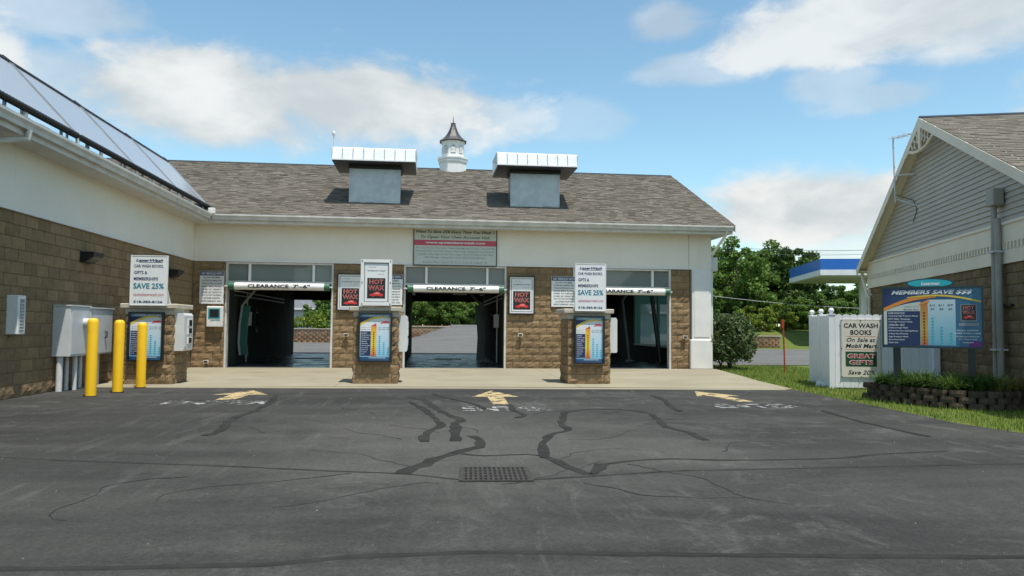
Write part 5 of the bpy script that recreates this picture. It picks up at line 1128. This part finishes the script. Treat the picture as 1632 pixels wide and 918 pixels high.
for k in range(7): a = k*.9; st.tube([(0, 0, 0), (.2*math.cos(a), .2*math.sin(a), .6), (.45*math.cos(a), .45*math.sin(a), 1.2)], [.025, .02, .008], 5)
part('stem', st, M_bark, t)
t = root('corner_bush', 'lower evergreen bush tucked behind the rounded corner bush', 'bush', (16.35, 1.6, -.03)); part('foliage', bushmesh(.6, .6, 2400, .07, M_bush, 4), None, t); part('stem', st.mesh('stem'), M_bark, t)
t.children[1].scale = (.6, .6, .6)
# retaining walls across the road
def rwall(label, P, Q, H, Hend=None):
    P = Vector(P); Q = Vector(Q); d = (Q-P); L = d.length; d.normalize(); n = Vector((d.y, -d.x, 0)); 
    if n.y > 0: n = -n
    t = root('retaining_wall', label, 'retaining wall', (P+Q)/2); core = part('core', MB().prism([P, Q, Q-n*.4, P-n*.4], (0, 0, H-.05)), M_rmortar, t, world=True); mb = MB(); rg = random.Random(2); h = .15; k = 0
    while k*h < H-.01:
        s = -(k % 2)*.22; s = s
        while s < L:
            a, b = max(0, s)+.02, min(L, s+.44)-.02; s += .44
            if b-a < .1: continue
            m_ = (a+b)/2; back = k*.012
            p = [P+d*a-n*(.1+back), P+d*b-n*(.1+back), P+d*(b-.03)+n*(.03-back), P+d*m_+n*(.11-back), P+d*(a+.03)+n*(.03-back)]
            mb.prism([q+Vector((0, 0, k*h+.006)) for q in p], (0, 0, h-.012))
        k += 1
    part('block_field', mb, M_rwall, core, kind='stuff'); part('coping', MB().prism([P+n*.06, Q+n*.06, Q-n*.45, P-n*.45], (0, 0, .06)), M_cap, core).location = (0, 0, H); return t
rwall('tan retaining wall below the shrubs in front of the grey house', (-9, 35.6, -.03), (2.6, 33.4, -.03), .98); rwall('tan retaining wall sinking into the road behind the middle bay', (3.2, 52.5, -.03), (10.5, 53.5, -.03), 1.22); rwall('low brown retaining wall at the end of the grass bank', (24.2, 24.6, -.03), (29.6, 24.9, -.03), .80)
for i in range(9):
    s = root('wall_shrub', 'yellow-green leafy shrub on top of the retaining wall', 'shrub', (-7.5+i*1.15, 37.2-i*.2+.3*(i % 2), .85), i*1.1, 'shrubs on the retaining wall'); s.scale = (1, 1, .8+.2*(i % 3))
    part('foliage', bushmesh(.75, .55, 700, .11, M_leafyl if i % 3 else M_leaf, 20+i), None, s); part('stem', MB().tube([(0, 0, -.2), (.03, .02, .5)], [.03, .015], 5), M_bark, s)
# grey house seen through the bay
hc = PD(480, 500, 72)
t = root('far_house', 'pale house with grey roof seen through the bay', 'house', (hc.x, hc.y, .3)); hw = 7.
part('wall', MB().box(-hw, hw, 0, 7, -.4, 2.6), M_house, t); part('roof', MB().prism([(-hw-.4, -.5, 2.5), (-hw-.4, 3.5, 4.9), (-hw-.4, 7.5, 2.5)], (2*hw+.8, 0, 0)), M_roofgrey, t); part('gutter', MB().box(-hw-.4, hw+.4, -.62, -.5, 2.4, 2.55), M_trim, t)
for x in (-5, -1.6, 1.0, 4.2):
    wn = part('window', MB().box(x-.75, x+.75, -.05, .03, .7, 1.9), M_trim, t)
    for k in (-1, 1): part('pane', MB().box(x+k*.36-.3, x+k*.36+.3, -.06, -.045, .8, 1.8), M_screen, wn)
for x in (-6.2, -3.3): part('post', MB().box(x-.08, x+.08, -.5, -.35, -.3, 2.5), M_trim, t)
# gas station canopy
c0 = Vector((32.36, 24.8, 0)); rz = math.atan2(-.24, .97)
t = root('station_canopy', 'blue and white gas station canopy beyond the fence', 'canopy', c0, rz); Wc, Dc = 14., 9.
part('fascia', MB().box(0, Wc, 0, Dc, 5.2, 5.92), M_canblue, t); part('white_band', MB().box(-.02, Wc+.02, -.02, Dc+.02, 4.84, 5.198), M_canwhite, t); part('soffit', MB().box(.1, Wc-.1, .1, Dc-.1, 4.80, 4.838), M_ltgrey, t)
for x in (4., 10.): part('column', MB().box(x-.2, x+.2, Dc/2-.2, Dc/2+.2, 0-.1, 4.81), M_canwhite, t)
# power lines on wooden poles hidden behind the buildings
for (u0, v0, u1, v1, dep, m, lab) in ((1100, 393, 1420, 398, 55, M_wire, 'upper'), (1100, 402, 1420, 403, 55, M_wire, 'lower')): pass
pa = PD(1040, 515, 56); pb = PD(1520, 515, 62)
for q, lab in ((pa, 'wooden utility pole behind the wash building'), (pb, 'wooden utility pole behind the gabled building')):
    t = root('utility_pole', lab, 'utility pole', (q.x, q.y, 0)); part('pole', MB().tube([(0, 0, -.1), (0, 0, 7.6)], [.15, .11], 8), M_wood, t); part('crossarm', MB().box(-.9, .9, -.06, .06, 7.0, 7.15), M_wood, t)
def wire(u0, v0, u1, v1, r, m, lab):
    a = PD(u0, v0, 56); b = PD(u1, v1, 62); P = [a.lerp(b, i/16)-Vector((0, 0, .5*math.sin(math.pi*i/16))) for i in range(17)]
    single('power_line', MB().tube(P, r, 5), m, lab, 'power line', 'overhead power lines')
wire(1040, 386, 1520, 392, .018, M_wire, 'thin dark overhead wire sagging between the buildings, upper'); wire(1040, 394, 1520, 398, .014, M_wire, 'thin dark overhead wire sagging between the buildings, lower'); wire(1040, 459, 1520, 493, .016, M_lwire, 'pale overhead cable crossing in front of the trees')
# lawn blades along the forecourt edge
n = 42000; px = RNG.uniform(13.95, 19., n); py = RNG.uniform(-16., 2.6, n)
edge = np.interp(py, [-24, -18, -14, -13, -11.6, -9.6, -8.2, -7.4, -5.2, -3.2, 0, 3], [14.2, 14.08, 14.05, 13.9, 14.04, 14.18, 14.3, 14.35, 14.68, 15.05, 15.66, 16.]); wx = 16.86-(py+10)*(-.2915)
keep = (px > edge-RNG.uniform(0, .09, n)) & (px < wx-.02)
inpl = (px > 14.8) & (px < 16.8) & (py > -11.5) & (py < -9.2) & (((px-15.85)/1.08)**2+((py+10.2)/1.32)**2 < 1); keep &= ~inpl
px, py = px[keep], py[keep]; n = len(px); hh = RNG.uniform(.03, .085, n)*(1+.7*(RNG.random(n) > .96)); an_ = RNG.uniform(0, 6.28, n); ln = RNG.uniform(0, .045, n); ww = RNG.uniform(.004, .009, n)
dx, dy = np.cos(an_), np.sin(an_); z0 = np.full(n, -.032)
V = np.stack([np.stack([px-dy*ww, py+dx*ww, z0], 1), np.stack([px+dy*ww, py-dx*ww, z0], 1), np.stack([px+dx*ln, py+dy*ln, z0+hh], 1)], 1).reshape(-1, 3)
me = bpy.data.meshes.new('lawn_grass'); me.vertices.add(3*n); me.vertices.foreach_set('co', V.ravel()); me.loops.add(3*n); me.loops.foreach_set('vertex_index', np.arange(3*n, dtype=np.int32)); me.polygons.add(n); me.polygons.foreach_set('loop_start', np.arange(0, 3*n, 3, dtype=np.int32)); me.update(calc_edges=True); me.validate(); me.materials.append(M_blade)
o = part('lawn_grass', me, None, None); o['kind'] = 'stuff'; o['label'] = 'short green lawn along the forecourt edge'; o['category'] = 'grass'
